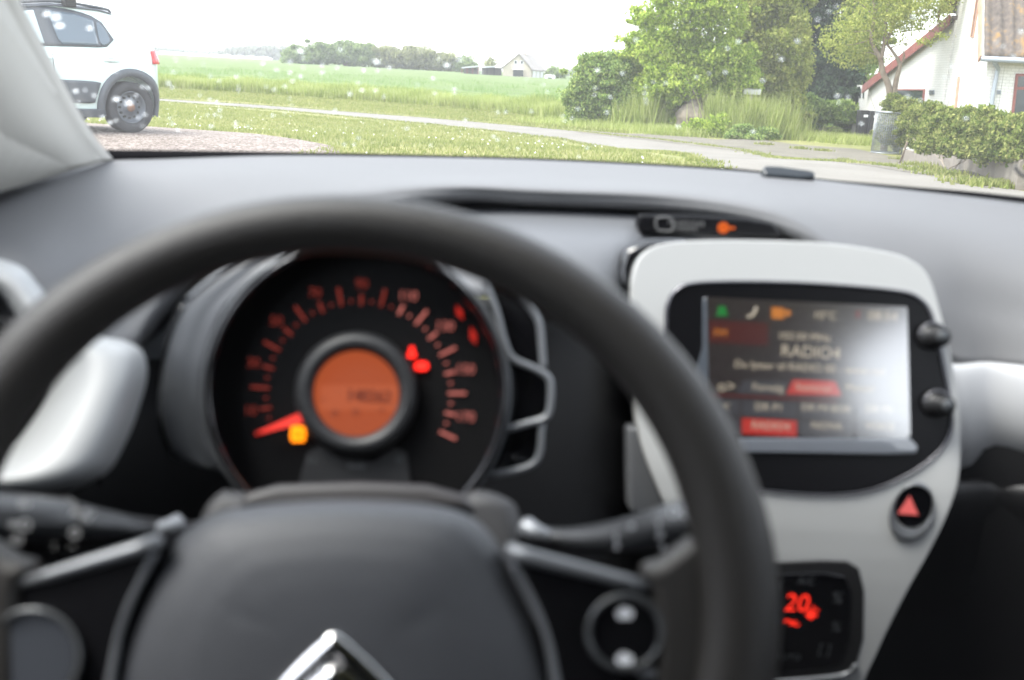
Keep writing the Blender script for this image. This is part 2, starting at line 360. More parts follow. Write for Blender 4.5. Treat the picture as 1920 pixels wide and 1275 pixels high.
ca = [np.array([fl[0][0]-60, fl[0][1]+2.5])]+[p+nrm*2.2 for p in fl]
rows = []
for k in [0, .6, 1.2, 2, 3, 4.5, 7, 11, 16, 24, 36, 60, 110, 200, 300, 420]:
    xx = np.interp(np.linspace(0, 1, 60), np.linspace(0, 1, len(ca)), [p[0] for p in ca]); yy = np.interp(np.linspace(0, 1, 60), np.linspace(0, 1, len(ca)), [p[1] for p in ca])
    y_ = yy+k; x_ = xx*(1+k/60); rows.append([np.array([x, y, hgt(y)+(.70 if k else 0.1)+.03*noise.noise(Vector((x*.5, y*.5, 0)))]) for x, y in zip(x_, y_)])
V, F = loft(rows); tag(mesh("field", V, [f[::-1] for f in F], M['crop']), kind='structure')
# ---------------------------------------------------------------- trees, shrubs and hedge
def lumps_cloud(lumps, n, leaf, scatter=.27, droop=0.0):
    """leaf positions in broken clumps through each lump; lump = (px, py, Y, rx, ry in pixels)"""
    Cs = []; vol = [l[3]*l[4]*(l[2]**2) for l in lumps]; tot = sum(vol)
    for l, v in zip(lumps, vol):
        k = max(50, int(n*v/tot)); c = PY(l[0], l[1], l[2]); rx = l[3]/FPX*l[2]; rz = l[4]/FPX*l[2]; ry = (rx+rz)/2*.9
        rc = max(.10, leaf*2.2, .13*min(rx, rz)); nc = int(np.clip(1.6*(rx*rz)/rc**2, 24, 300))
        cc = rdir(nc)*(rng.uniform(.12, 1.0, nc)**.5)[:, None]
        out_ = rng.uniform(size=nc) < .16; cc[out_] *= (rng.uniform(1.0, 1.38, out_.sum())/np.linalg.norm(cc[out_], axis=1))[:, None]
        cs = rng.uniform(.45, 1.6, nc)*rc; cs[out_] *= .7
        i = rng.integers(0, nc, k)
        sc_ = np.array([rx, ry, rz]); P = cc[i]*sc_ + rdir(k)*(rng.uniform(0, 1, k)**.5*cs[i])[:, None]*np.array([1.2, 1.2, .75])
        m = rng.uniform(size=k) < scatter; P[m] = rdir(m.sum())*(rng.uniform(0, 1, m.sum())**.4)[:, None]*sc_*1.05
        P[:, 2] -= droop*np.abs(rng.normal(size=k))*rz*.2
        Cs.append(c+P)
    return np.concatenate(Cs)
def foliage(name, C, leaf, mat_, parent=None, flat=.4):
    n = len(C); a = rdir(n); a[:, 2] *= flat; a /= np.linalg.norm(a, axis=1)[:, None]; b = np.cross(a, rdir(n)); b /= np.linalg.norm(b, axis=1)[:, None]+1e-9
    s = leaf*rng.uniform(.6, 1.3, n)[:, None]
    return quads(name, C, a*s*.38, b*s*.55, mat_, parent=parent)
bark = M['bark'] = mat("bark", (.16, .12, .085), .9, var=(6, (.24, .2, .15), .2), bump=(30, .6), dist=.01)
def limbs(mb, base, tips, r0, fork=.35):
    base = np.asarray(base)
    for i, t in enumerate(tips):
        t = np.asarray(t); k = base+(t-base)*np.array([.25, .25, fork])+rng.normal(size=3)*.05; m = base+(t-base)*.65+rng.normal(size=3)*.15
        mb.tube(crom([base, k, m, t], 4), np.linspace(r0 if i == 0 else r0*.7, r0*.15, 13), 7)
def plant(name, label, cat, base, lumps, n, leaf, mat_, trunk=.08, group=None, droop=0.0, flat=.4, nt=6, extra=None, scatter=.27):
    root = emp(name, base); tag(root, label, cat, group)
    C = lumps_cloud(lumps, int(n*1.9), leaf, scatter, droop=droop); C = C[C[:, 2] > np.array([hgt(y) for y in C[:, 1]])+.03]
    foliage("crown" if cat == 'tree' else "foliage", C, leaf, mat_, root, flat)
    mb = MB(); tips = [PY(l[0], l[1], l[2]) for l in lumps][:nt]
    tips += [C[i] for i in rng.integers(0, len(C), 4)]
    limbs(mb, np.array(base)-np.array([0, 0, .1]), tips, trunk)
    if extra: extra(mb)
    mb.build("trunk" if cat == 'tree' else "stem", bark, root, smooth=True)
    return root
L_ = lambda n, a, b, c, **k: leafmat(n, a, b, c, **k)
M['lf_shrub'] = L_("shrub leaves", (0.104, 0.167, 0.049), (0.209, 0.312, 0.088), (0.466, 0.527, 0.175), clump=1.5)
M['lf_lime'] = L_("lime maple leaves", (0.155, 0.244, 0.033), (0.327, 0.439, 0.065), (0.551, 0.617, 0.146), clump=1.0)
M['lf_grey'] = L_("grey green leaves", (0.095, 0.136, 0.07), (0.171, 0.225, 0.118), (0.305, 0.359, 0.187), clump=1.2)
M['lf_yel'] = L_("yellow green leaves", (0.155, 0.195, 0.033), (0.276, 0.325, 0.073), (0.465, 0.471, 0.146), clump=1.2)
M['lf_dark'] = L_("dark evergreen needles", (0.018, 0.031, 0.019), (0.033, 0.057, 0.031), (0.069, 0.1, 0.051), clump=1.2, trans=.1)
M['lf_mid'] = L_("mid green leaves", (0.095, 0.153, 0.036), (0.2, 0.296, 0.072), (0.38, 0.465, 0.143), clump=.9)
M['lf_hedge'] = L_("hedge leaves", (0.062, 0.098, 0.023), (0.161, 0.206, 0.052), (0.372, 0.378, 0.129), clump=1.8)
M['lf_far'] = L_("far tree leaves", (0.116, 0.174, 0.065), (0.197, 0.269, 0.099), (0.312, 0.383, 0.158), clump=.12)
M['lf_far2'] = L_("far olive leaves", (0.154, 0.18, 0.078), (0.237, 0.254, 0.117), (0.334, 0.345, 0.168), clump=.12)
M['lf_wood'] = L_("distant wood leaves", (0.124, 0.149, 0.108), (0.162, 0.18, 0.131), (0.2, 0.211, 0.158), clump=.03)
# near row at the field corner
plant("flowering_shrub", "big rounded green shrub at the field corner left of the trees", "shrub", GR(1140, 238), [(1135, 150, 38, 62, 50), (1105, 190, 38, 45, 45), (1170, 198, 37.6, 48, 44), (1130, 122, 38, 42, 24), (1085, 215, 38, 25, 25), (1185, 160, 38.4, 40, 40), (1105, 138, 38, 24, 16), (1160, 118, 38.2, 18, 16), (1070, 180, 38, 18, 16), (1200, 210, 38, 40, 30), (1092, 165, 37.8, 20, 22)], 38000, .08, M['lf_shrub'], .06, scatter=.48)
plant("maple_tree", "bright lime green tree leftmost of the tall trees, above the boulders", "tree", GX(1320, 37), [(1300, 20, 37, 95, 55), (1250, 95, 37, 62, 35), (1335, 110, 37, 72, 42), (1270, 155, 36.5, 60, 34), (1375, 150, 37, 52, 40), (1215, 75, 37.5, 48, 18), (1320, -70, 37, 100, 60), (1195, 100, 37.5, 30, 14), (1225, 165, 37.4, 40, 34), (1245, 205, 37.6, 40, 26), (1190, 135, 38, 24, 18), (1210, 40, 38, 26, 12)], 60000, .095, M['lf_lime'], .12, flat=.25, scatter=.38)
plant("poplar_tree", "grey green tree with sparse leaves behind the lime tree", "tree", GX(1425, 42), [(1415, 25, 42, 52, 50), (1400, -60, 42, 60, 60), (1460, 40, 42, 40, 40)], 14000, .14, M['lf_grey'], .15)
plant("willow_tree", "yellow green drooping tree behind the white mailbox", "tree", GX(1440, 39), [(1455, 95, 39, 48, 50), (1430, 170, 39, 55, 32), (1478, 45, 39.5, 40, 40), (1400, 130, 39, 40, 40), (1470, 175, 39, 30, 34), (1440, 210, 39, 60, 20), (1460, -40, 40, 60, 50), (1400, 80, 39.5, 40, 40), (1445, 10, 39.5, 50, 40), (1500, 120, 40, 26, 50)], 38000, .11, M['lf_yel'], .1, droop=.6)
plant("conifer_tree", "tall dark evergreen standing in the middle of the tree group", "tree", GX(1540, 46), [(1530, 70, 46, 44, 70), (1550, 150, 45, 58, 50), (1515, -30, 46, 50, 70), (1500, 190, 44, 45, 30), (1570, 190, 43, 50, 26)], 30000, .13, M['lf_dark'], .18)
plant("ash_tree", "mid green leafy tree between the dark evergreen and the white house", "tree", GX(1610, 48), [(1600, 60, 48, 50, 60), (1590, 150, 47, 52, 40), (1640, 10, 49, 62, 60), (1560, 100, 47, 30, 60), (1570, -40, 48, 60, 50), (1605, 110, 48, 40, 30)], 30000, .14, M['lf_mid'], .16)
def trunks(mb):
    a = lambda x, y, Y=29.5: PY(x, y, Y)
    r2 = np.random.default_rng(5)
    for x0, y0, x1, y1 in [(1640, 30, 1590, -10), (1640, 55, 1600, 60), (1655, 70, 1700, 30), (1672, 55, 1740, 35), (1680, 20, 1760, 20), (1650, 108, 1615, 100), (1661, 40, 1690, 10), (1687, 60, 1770, 65), (1640, 30, 1665, -20), (1668, 90, 1730, 76), (1633, 75, 1585, 85), (1700, 0, 1790, 5)]:
        m_ = ((x0+x1)/2+r2.normal()*5, (y0+y1)/2+r2.normal()*4); mb.tube(crom([a(x0, y0), a(*m_), a(x1, y1)], 4), np.linspace(.022, .006, 9), 5)
    mb.tube(crom([GX(1672, 29.5), a(1668, 178), a(1655, 135), a(1650, 108), a(1633, 75), a(1640, 30), a(1635, -20)], 4), np.linspace(.10, .03, 25), 8)
    mb.tube(crom([a(1651, 112), a(1658, 80), a(1661, 40), a(1668, -10)], 4), np.linspace(.07, .025, 13), 7)
    mb.tube(crom([a(1658, 85), a(1672, 55), a(1680, 20), a(1700, -10)], 4), np.linspace(.05, .02, 13), 7)
    mb.tube(crom([a(1674, 185), a(1680, 150), a(1687, 122), a(1676, 100), a(1662, 82)], 4), np.linspace(.075, .035, 17), 7)
    mb.tube(crom([a(1687, 122), a(1696, 108), a(1692, 92)], 4), np.linspace(.035, .012, 9), 6)
plant("cherry_tree", "slender twin trunk tree in front of the white gable wall", "tree", GX(1672, 29.5), [(1650, 35, 29.5, 80, 44), (1715, 28, 29, 65, 30), (1600, 80, 30, 62, 46), (1690, -30, 29.5, 100, 40), (1755, 15, 28.5, 36, 12), (1765, 68, 27.5, 14, 7), (1735, 78, 28, 20, 7), (1630, 105, 30, 40, 16), (1760, -15, 28, 50, 30)], 8500, .06, M['lf_yel'], .012, extra=trunks, nt=0, scatter=.7)
plant("bramble_thicket", "dense low dark green thicket below the evergreen", "bush", GX(1540, 43), [(1520, 205, 42, 50, 22), (1570, 212, 42, 50, 20), (1470, 222, 41, 40, 20), (1600, 215, 44, 30, 26)], 14000, .10, M['lf_mid'], .03)
plant("weed_clump", "leafy green weeds growing in front of the boulders", "weeds", GR(1318, 257), [(1310, 240, 34.0, 24, 18), (1340, 236, 34.4, 20, 20), (1275, 235, 36.5, 26, 22), (1240, 232, 37.5, 30, 20), (1255, 205, 38, 34, 30)], 9000, .06, M['lf_lime'], .01)
plant("nettle_clump", "dark green nettles by the driveway entrance below the mailbox", "weeds", GR(1395, 262), [(1392, 250, 34.0, 24, 17), (1440, 250, 34.0, 17, 12), (1372, 258, 33.6, 14, 9), (1415, 260, 33.5, 16, 8)], 5000, .06, M['lf_shrub'], .01)
plant("ivy_bush", "ragged ivy bush at the far right end of the low garden wall", "bush", GR(1890, 345), [(1892, 300, 16.9, 34, 42), (1925, 290, 16.2, 40, 50), (1885, 328, 16.7, 26, 22), (1930, 335, 16.0, 40, 24)], 14000, .05, M['lf_shrub'], .02)
# hedge: a run of foliage lumps above the wall
hl = []
for i in range(15):
    k = i/14; px = 1672+k*283; Y = GR(px, 304+(px-1701)*.242)[1]+.45 if px > 1700 else 29.3; top = 200+k*24; bot = 272+k*38
    hl += [(px, (top+bot)/2-8, Y, 25, (bot-top)/2*.92), (px+8, top+13+rng.normal()*3, Y, 24, 15), (px-6, bot-22, Y-.1, 22, 22)]
hl += [(1684, 192, 27.5, 24, 13), (1706, 198, 26, 30, 14)]
plant("garden_hedge", "loose leafy hedge growing over the low wall before the white house", "hedge", GR(1780, 318), hl, 110000, .046, M['lf_hedge'], .012, nt=0)
def tufts(name, spots, mat_, label, cat, h, wd, dens=260):
    P = []
    for x, y, r in spots:
        g = GR(x, y)[:2]; P.append(g+rng.normal(size=(int(dens*(r/.5)), 2))*np.array([r, r*.6]))
    P = np.concatenate(P); return blades(name, P, h, wd, mat_, label, cat, lean=.35 if h < .6 else .17)
tufts("roadside_grass", [(1230, 250, .8), (1270, 255, .5), (1360, 245, .8), (1400, 250, .8), (1450, 258, .9), (1500, 262, .8), (1560, 266, .7), (1620, 272, .6), (1640, 262, .4), (1590, 250, .8), (1520, 247, .9), (1460, 245, .8), (1340, 250, .6), (1200, 245, .9), (1150, 243, .9), (1090, 236, .9)], M['tall'], "unmown pale grass along the edge of the yard entrance", "grass", .35, .012, 900)
tufts("long_grass", [(1362, 256, .3), (1380, 257, .45), (1400, 259, .4), (1420, 258, .5), (1440, 260, .35), (1458, 258, .4), (1340, 246, .5), (1480, 254, .3), (1350, 250, .3), (1200, 246, .4), (1235, 246, .4)], M['tall'], "waist high pale grass around the mailbox post and boulders", "tall grass", 1.35, .024, 2300)
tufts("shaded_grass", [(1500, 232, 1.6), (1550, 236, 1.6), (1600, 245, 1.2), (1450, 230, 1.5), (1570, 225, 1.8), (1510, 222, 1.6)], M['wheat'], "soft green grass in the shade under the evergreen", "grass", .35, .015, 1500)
tufts("curb_weeds", [(1432, 272, .12), (1545, 284, .12), (1500, 280, .12), (1583, 303, .1), (1720, 312, .15), (1740, 320, .12), (1780, 330, .15), (1690, 300, .12), (1840, 345, .2), (1870, 350, .25), (1900, 352, .3)], M['blade'], "small weed tufts sprouting from the cracked tarmac", "weeds", .10, .02, 500)
# far hedgerow, individual trees
GF = "trees of the far hedgerow behind the field"
for px, py, rx, ry, m_, lab in [(560, 103, 26, 17, 'lf_far', "leftmost dark green tree of the far hedgerow"), (600, 99, 30, 18, 'lf_far', "round green tree second from the left in the far hedgerow"),
        (650, 97, 34, 20, 'lf_far', "tallest green tree near the middle of the far hedgerow"), (682, 102, 26, 18, 'lf_far', "small green tree right of the tallest far hedgerow tree"),
        (728, 106, 32, 18, 'lf_far2', "pale olive tree in the middle of the far hedgerow"), (785, 108, 36, 22, 'lf_far2', "broad olive tree right of the middle of the far hedgerow"),
        (830, 116, 30, 15, 'lf_far2', "low olive tree near the right end of the far hedgerow"), (868, 121, 20, 11, 'lf_far', "rightmost small tree of the far hedgerow beside the carports")]:
    Y = 265
    plant("hedgerow_tree", lab, "tree", GX(px, Y), [(px, py, Y, rx, ry), (px-rx*.5, py+ry*.4, Y, rx*.6, ry*.7), (px+rx*.5, py+ry*.35, Y, rx*.6, ry*.7)], 9000, .5, M[m_], .2, GF, nt=3)
C = []
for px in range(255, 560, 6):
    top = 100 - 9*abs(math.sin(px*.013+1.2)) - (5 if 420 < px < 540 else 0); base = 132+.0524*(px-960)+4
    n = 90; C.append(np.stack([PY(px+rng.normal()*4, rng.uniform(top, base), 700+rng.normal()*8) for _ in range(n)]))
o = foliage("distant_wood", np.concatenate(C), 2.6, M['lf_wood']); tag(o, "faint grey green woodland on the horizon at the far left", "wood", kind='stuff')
C = []
for px in range(1040, 1240, 5):
    top = 131+3*math.sin(px*.05); C.append(np.stack([PY(px+rng.normal()*4, rng.uniform(top, 148), 420+rng.normal()*8) for _ in range(60)]))
o = foliage("distant_scrub", np.concatenate(C), 1.9, M['lf_wood']); tag(o, "faint low scrub on the horizon right of the far house", "scrub", kind='stuff')
plant("bare_tree", "thin pale half bare tree behind the far carport roofs", "tree", GX(922, 240), [(921, 118, 240, 9, 9), (916, 122, 240, 7, 6)], 260, .5, M['lf_far2'], .12)
plant("garden_tree", "small grey green tree beside the right wall of the far house", "tree", GX(1034, 215), [(1036, 135, 215, 14, 6), (1050, 138, 215, 12, 5)], 900, .5, M['lf_far'], .1)
# greenhouse strip on the horizon
mb = MB()
for k in range(9):
    p = GX(300+k*24, 560); mb.box((p[0]-3.2, p[1], p[2]-.2), (p[0]+3.2, p[1]+8, p[2]+1.2)); 
    mb.add([(p[0]-3.2, p[1], p[2]+1.2), (p[0]+3.2, p[1], p[2]+1.2), (p[0]+3.2, p[1]+8, p[2]+1.2), (p[0]-3.2, p[1]+8, p[2]+1.2), (p[0], p[1], p[2]+2), (p[0], p[1]+8, p[2]+2)], [(0, 1, 4), (1, 2, 5, 4), (2, 3, 5), (3, 0, 4, 5)])
tag(mb.build("greenhouse", mat("greenhouse film", (.7, .7, .68), .5)), "long low pale greenhouse in front of the distant wood", "greenhouse")
# boulders, mailbox, reflector, bins, mesh gate
M['rock'] = mat("granite boulder", (.15, .125, .09), .9, var=(4, (.25, .215, .165), .25), bump=(9, .8), dist=.03)
def rock(px, py, Y, rx, ry, seed, lab):
    bm = bmesh.new(); bmesh.ops.create_icosphere(bm, subdivisions=5, radius=1); c = PY(px, py, Y); sx = rx/FPX*Y; sz = ry/FPX*Y
    V = []
    for v in bm.verts:
        k = 1+.30*noise.noise(v.co*1.1+Vector((seed, 0, 0)))+.09*noise.noise(v.co*4+Vector((seed, 0, 0)))+.03*noise.noise(v.co*11)
        p = v.co*k; q = 1-max(0, p.z)*.35; V.append(c+np.array([p.x*sx*q, p.y*sx*q, p.z*sz]))
    F = [[v.index for v in f.verts] for f in bm.faces]; bm.free()
    return tag(mesh("boulder", V, F, M['rock']), lab, "boulder")
rock(1298, 219, 36.3, 29, 31, 3.3, "large pale pointed boulder at the edge of the long grass")
rock(1335, 231, 36.0, 18, 20, 8.1, "smaller round boulder at the right foot of the large one")
Y = 36.6; r = emp("mailbox", GX(1409, Y)); tag(r, "white roadside mailbox on a post in the long grass", "mailbox")
c = PY(1409, 172, Y); pxm = Y/FPX
prof = [(-.24, -.09), (.24, -.09)]
mb = MB(); arc = [(math.cos(a)*.13, math.sin(a)*.085) for a in np.linspace(0, math.pi, 9)]
sec = [(.13, -.09)]+[(x, z+.03) for x, z in arc]+[(-.13, -.09)]
mb.prism([c+np.array([-.28, y, z]) for y, z in sec], (.56, 0, 0)); mb.build("body", mat("mailbox white enamel", (.42, .42, .40), .4), r, bevel=.006)
MB().prism([c+np.array([.282, y*.9, z*.9]) for y, z in sec], (.012, 0, 0)).build("door", M['white'], r)
g = GX(1409, Y); MB().box((c[0]-.04, c[1]-.04, g[2]-.1), (c[0]+.04, c[1]+.04, c[2]-.092)).build("post", mat("grey weathered post", (.25, .22, .19), .9, var=(8, (.35, .32, .28), .2)), r)
g = GR(1222, 238); Yr = g[1]; r = emp("marker_post", g); tag(r, "short post with a small red reflector in the grass beside the big shrub", "marker post")
c = PY(1222, 207, Yr); MB().tube([g-[0, 0, .1], c+[0, 0, .05]], .02, 8).build("post", M['pad_dark'], r, smooth=True)
MB().obox(c-[0, .03, 0], (1, 0, 0), (0, 1, 0), (0, 0, 1), .045, .01, .05).build("reflector", mat("red reflector", (.5, .03, .02), .3), r, bevel=.004)
def bin_(px, Y, lab):
    g = PY(px, 232, Y); g[2] = hgt(Y)+.04; r = emp("wheelie_bin", g); tag(r, lab, "bin", "wheelie bins at the house corner")
    w0, w1, h = .165, .19, .97; mt = mat("black bin plastic", (.012, .013, .016), .45)
    V = [g+np.array([sx*a, sy*a*1.1, z]) for a, z in ((w0, .06), (w1, h)) for sx, sy in ((-1, -1), (1, -1), (1, 1), (-1, 1))]
    MB().add(V, [(0, 3, 2, 1), (4, 5, 6, 7), (0, 1, 5, 4), (1, 2, 6, 5), (2, 3, 7, 6), (3, 0, 4, 7)]).build("body", mt, r, bevel=.02)
    MB().box(tuple(g+[-.20, -.24, h+.003]), tuple(g+[.20, .22, h+.06])).build("lid", mt, r, bevel=.02)
    MB().tube([g+[-.16, .25, h-.03], g+[.16, .25, h-.03]], .015, 8).build("handle", mt, r, smooth=True)
    for s in (-.15, .15): MB().tube([g+[s-.025, .22, .09], g+[s+.025, .22, .09]], .1, 14).build("wheel", M['black'], r, smooth=True)
    MB().box(tuple(g+[-.07, -w1*1.1-.012, h-.16]), tuple(g+[.07, -w1*1.1-.004, h-.08])).build("sticker", M['white_print'], r)
bin_(1618, 37.2, "black wheelie bin farther from the hedge, left of the pair"); bin_(1637, 37.0, "black wheelie bin half hidden by the hedge, right of the pair")
# wire mesh cage with a grey metal frame
M['galv'] = mat("galvanised metal", (.30, .32, .34), .4, metal=.6)
cg = GR(1667, 290); Yc = cg[1]; print('cage', Yc); r = emp("mesh_cage", cg); tag(r, "round wire mesh garden cage with a pale metal top rim beside the hedge", "wire cage")
sc = Yc/FPX; cR = 25*sc; H = 76*sc
cc = np.array([cg[0], cg[1]+cR, cg[2]])
for z, rr in ((H, .022), (.03, .014)):
    MB().tube([cc+[cR*math.cos(a), cR*math.sin(a), z] for a in np.linspace(0, 2*math.pi, 33)], rr, 8, cap=False).build("hoop", M['galv'], r, smooth=True)
mb = MB()
for k in range(44):
    a = 2*math.pi*k/44; p = cc+[cR*math.cos(a), cR*math.sin(a), .03]; mb.tube([p, p+[0, 0, H-.03]], .0042, 4)
for k in range(26):
    z = .05+(H-.08)*k/25; mb.tube([cc+[cR*math.cos(a), cR*math.sin(a), z] for a in np.linspace(0, 2*math.pi, 25)], .0035, 4, cap=False)
mb.build("wire_mesh", M['galv'], r, smooth=True)
a0 = cc+[cR+.05, -.1, 0]; MB().tube([a0-[0, 0, .1], a0+[0, 0, H+.05]], .024, 8).build("post", M['galv'], r, smooth=True)
sp = GX(1706, 24.6); tag(MB().tube([sp, PY(1712, 235, 24.4)], .025, 7).build("garden_stake", bark, smooth=True), "rough wooden stake leaning beside the mesh cage", "stake")
# low wall
M['conc'] = mat("weathered concrete wall", (.14, .12, .10), .9, var=(5, (.21, .185, .155), .3), bump=(25, .7), dist=.01)
a, b = GR(1701, 304), GR(1925, 358); dr = (b-a); dr[2] = 0; dr /= np.linalg.norm(dr); nr = np.array([-dr[1], dr[0], 0]); nr *= np.sign(nr[1])
nseg = 40; rows = []; Lw = np.linalg.norm((b-a)[:2])
prf = [(0, -.1), (0, 1), (.03, 1.03), (.09, 1.02), (.12, .97), (.12, -.1)]
for i in range(nseg+1):
    k = i/nseg; p = a+(b-a)*k; hh = .29+.05*k; j = .012*noise.noise(Vector((i*.5, 0, 0)))
    rows.append([np.array([p[0], p[1], hgt(p[1])])+nr*(o_+j)+np.array([0, 0, hh*z+.03*noise.noise(Vector((i*.35, z, 3)))]) for o_, z in prf])
V, F = loft(rows); n6 = len(prf); F += [tuple(range(n6)), tuple(range(len(V)-n6, len(V)))[::-1]]
tag(mesh("garden_wall", V, [f[::-1] for f in F], M['conc'], smooth=False), "low crumbling concrete wall under the hedge along the road", "wall")
# ---------------------------------------------------------------- white house on the right
def brickmat(name, c1, c2, mortar, sc=4.0):
    m = bpy.data.materials.new(name); m.use_nodes = True; t = m.node_tree; b = t.nodes["Principled BSDF"]; b.inputs['Roughness'].default_value = .85
    g = t.nodes.new("ShaderNodeNewGeometry"); sx = t.nodes.new("ShaderNodeSeparateXYZ"); cx = t.nodes.new("ShaderNodeCombineXYZ"); ad = t.nodes.new("ShaderNodeMath")
    t.links.new(g.outputs['Position'], sx.inputs[0]); t.links.new(sx.outputs[0], ad.inputs[0]); t.links.new(sx.outputs[1], ad.inputs[1]); t.links.new(ad.outputs[0], cx.inputs[0]); t.links.new(sx.outputs[2], cx.inputs[1])
    br = t.nodes.new("ShaderNodeTexBrick"); br.inputs['Scale'].default_value = sc; br.inputs['Color1'].default_value = tuple(c1)+(1,); br.inputs['Color2'].default_value = tuple(c2)+(1,); br.inputs['Mortar'].default_value = tuple(mortar)+(1,); br.inputs['Mortar Size'].default_value = .02
    t.links.new(cx.outputs[0], br.inputs['Vector']); 
    n = t.nodes.new("ShaderNodeTexNoise"); n.inputs['Scale'].default_value = 1.2; n.inputs['Detail'].default_value = 6; t.links.new(g.outputs['Position'], n.inputs['Vector'])
    mx = t.nodes.new("ShaderNodeMix"); mx.data_type = 'RGBA'; mx.blend_type = 'MULTIPLY'; mx.inputs[0].default_value = .25; t.links.new(br.outputs[0], mx.inputs[6]); t.links.new(n.outputs[0], mx.inputs[7])
    t.links.new(mx.outputs[2], b.inputs['Base Color'])
    bn = t.nodes.new("ShaderNodeBump"); bn.inputs['Distance'].default_value = .01; bn.inputs['Strength'].default_value = .6; bn.invert = True; t.links.new(br.outputs['Fac'], bn.inputs['Height']); t.links.new(bn.outputs[0], b.inputs['Normal'])
    return m
M['wwall'] = brickmat("white painted brick", (.66, .65, .63), (.62, .61, .59), (.48, .47, .45))
M['redwood'] = mat("oxblood painted wood", (.15, .035, .03), .6, var=(5, (.22, .07, .055), .2))
M['tan'] = mat("weathered brown board", (.32, .17, .11), .7, var=(6, (.42, .26, .18), .2))
def tilemat():
    m = noisemix("mossy corrugated tile", [(.07, .06, .055), (.12, .10, .085), (.26, .15, .05)], 2.2, scale2=9, mixfac=.5, bumpd=.01)
    return m
M['tile'] = tilemat()
M['dglass'] = mat("dark window glass", (.02, .03, .035), .06, coat=.3)
M['zinc'] = mat("zinc gutter", (.28, .31, .35), .4, metal=.4)
NC = PY(1857, 150, 23.0); FC = PY(1790, 100, 28.5); LC = PY(1633, 160, 38.0); EC = PY(1607, 170, 43.5)
def at2(a, b, px):          # point (x, y) on the vertical plane through a and b at pixel column px (row y = py given)
    n = np.array([-(b-a)[1], (b-a)[0], 0.]); n /= np.linalg.norm(n)
    def f(px, py, off=0.0):
        d = ray(px, py); s_ = n if n@(CAM-a) > 0 else -n; k = ((a+s_*off-CAM)@s_)/(d@s_); return CAM+d*k
    return f, (n if n@(CAM-a) > 0 else -n)
house = emp("white_house", (NC[0]+3, NC[1]+4, hgt(NC[1]+4))); tag(house, "white painted brick house with mossy tiled roof and long lean-to at the right edge", "house")
fG, nG = at2(NC, FC, 0); fL, nL = at2(FC, LC, 0); fE, nE = at2(LC, EC, 0)
base = lambda p: np.array([p[0], p[1], hgt(p[1])-.4])
# main gable: near eave -> ridge (above the frame) -> far eave
eN = fG(1853, 108); eF = fG(1792, 25); rid = (fG(1853, 108)+fG(1792, 25))/2; rid[2] = eN[2]+4.6
mb = MB(); back = -nG*.35
mb.prism([base(eN), base(eF), eF+[0, 0, .3], rid, eN], back)
mb.build("gable_wall", M['wwall'], house)
A1 = fL(1790, 48); A1[2] = max(A1[2], eF[2]-.2); A2 = fL(1633, 160)
MB().prism([base(A1), base(A2), A2, A1], -nL*.3).build("lean_to_wall", M['wwall'], house)
B2 = fE(1607, 158); B2[2] = A2[2]
MB().prism([base(A2), base(B2), B2, A2+[0, 0, 0]], -nE*.3).build("end_wall", M['wwall'], house)
# lean-to roof: a slab from the bargeboard line going back
bk = np.array([7.0, .5, 0]); over = nL*.10
r0, r1 = A1+over+[0, 0, .02], A2+over+(A2-A1)/np.linalg.norm(A2-A1)*.6+[0, 0, -.02]
MB().prism([r0, r1, r1+bk, r0+bk], (0, 0, .10)).build("lean_to_roof", M['tile'], house)
MB().prism([r0-nL*-.03+[0, 0, .12], r1-nL*-.03+[0, 0, .12], r1-nL*-.03-[0, 0, .16], r0-nL*-.03-[0, 0, .16]], nL*.04).build("bargeboard", M['redwood'], house)
# front wall (right, facing the road) and main roof with corrugated tiles
fd = np.array([.985, -.17, 0]); fd /= np.linalg.norm(fd); fn = np.array([-.17, -.985, 0]); fn /= np.linalg.norm(fn)
eN2 = eN.copy(); F0 = base(eN); F1 = F0+fd*9
MB().prism([F0+fd*.36, F1, F1+[0, 0, eN[2]-F0[2]], F0+fd*.36+[0, 0, eN[2]-F0[2]]], -fn*.3).build("front_wall", M['wwall'], house)
ux = fd; up_ = (rid-eN); run = up_-[0, 0, up_[2]]; 
back_dir = -fn; slope = back_dir*np.linalg.norm(run)*1.0+np.array([0, 0, up_[2]])
e0 = eN+fn*.35-ux*.18-slope*.0+[0, 0, -.02]; Ls = np.linalg.norm(slope); sdir = slope/Ls; tn = np.cross(ux, sdir); tn = tn if tn[2] > 0 else -tn
V = []; F = []; nu, nv = 220, 40; Wd = 9.0; Ht = Ls+.5
for j in range(nv+1):
    for i in range(nu+1):
        u_, v_ = Wd*i/nu, Ht*j/nv; ph = u_/.24*2*math.pi; z = .035*math.sin(ph)+.03*(1-((v_/.38) % 1)); V.append(e0+ux*u_+sdir*v_+tn*(z+.05))
for j in range(nv):
    for i in range(nu): q = j*(nu+1)+i; F.append((q, q+1, q+nu+2, q+nu+1))
roof = mesh("roof", V, F, M['tile'], house); solid(roof, .05)
MB().prism([e0-ux*.03+tn*.08, e0-ux*.03+sdir*Ht+tn*.08, e0-ux*.03+sdir*Ht-tn*.16, e0-ux*.03-tn*.16], -ux*.04).build("bargeboard", M['tan'], house)
# far slope of the main roof, its lower end shows as an oxblood corner
e1_ = eF+[0, 0, .35]; q0 = e1_+nG*.4; q1 = rid+nG*.4
MB().prism([q0+(q0-q1)*.12, q1, q1+[0, 0, -.22], q0+(q0-q1)*.12+[0, 0, -.22]], -nG*.06).build("bargeboard", M['redwood'], house)
MB().prism([q0+(q0-q1)*.12+[0, 0, .1], q1+[0, 0, .1], q1+[6, -.5, .1], q0+(q0-q1)*.12+[6, -.5, .1]], (0, 0, -.08)).build("rear_roof", M['tile'], house)
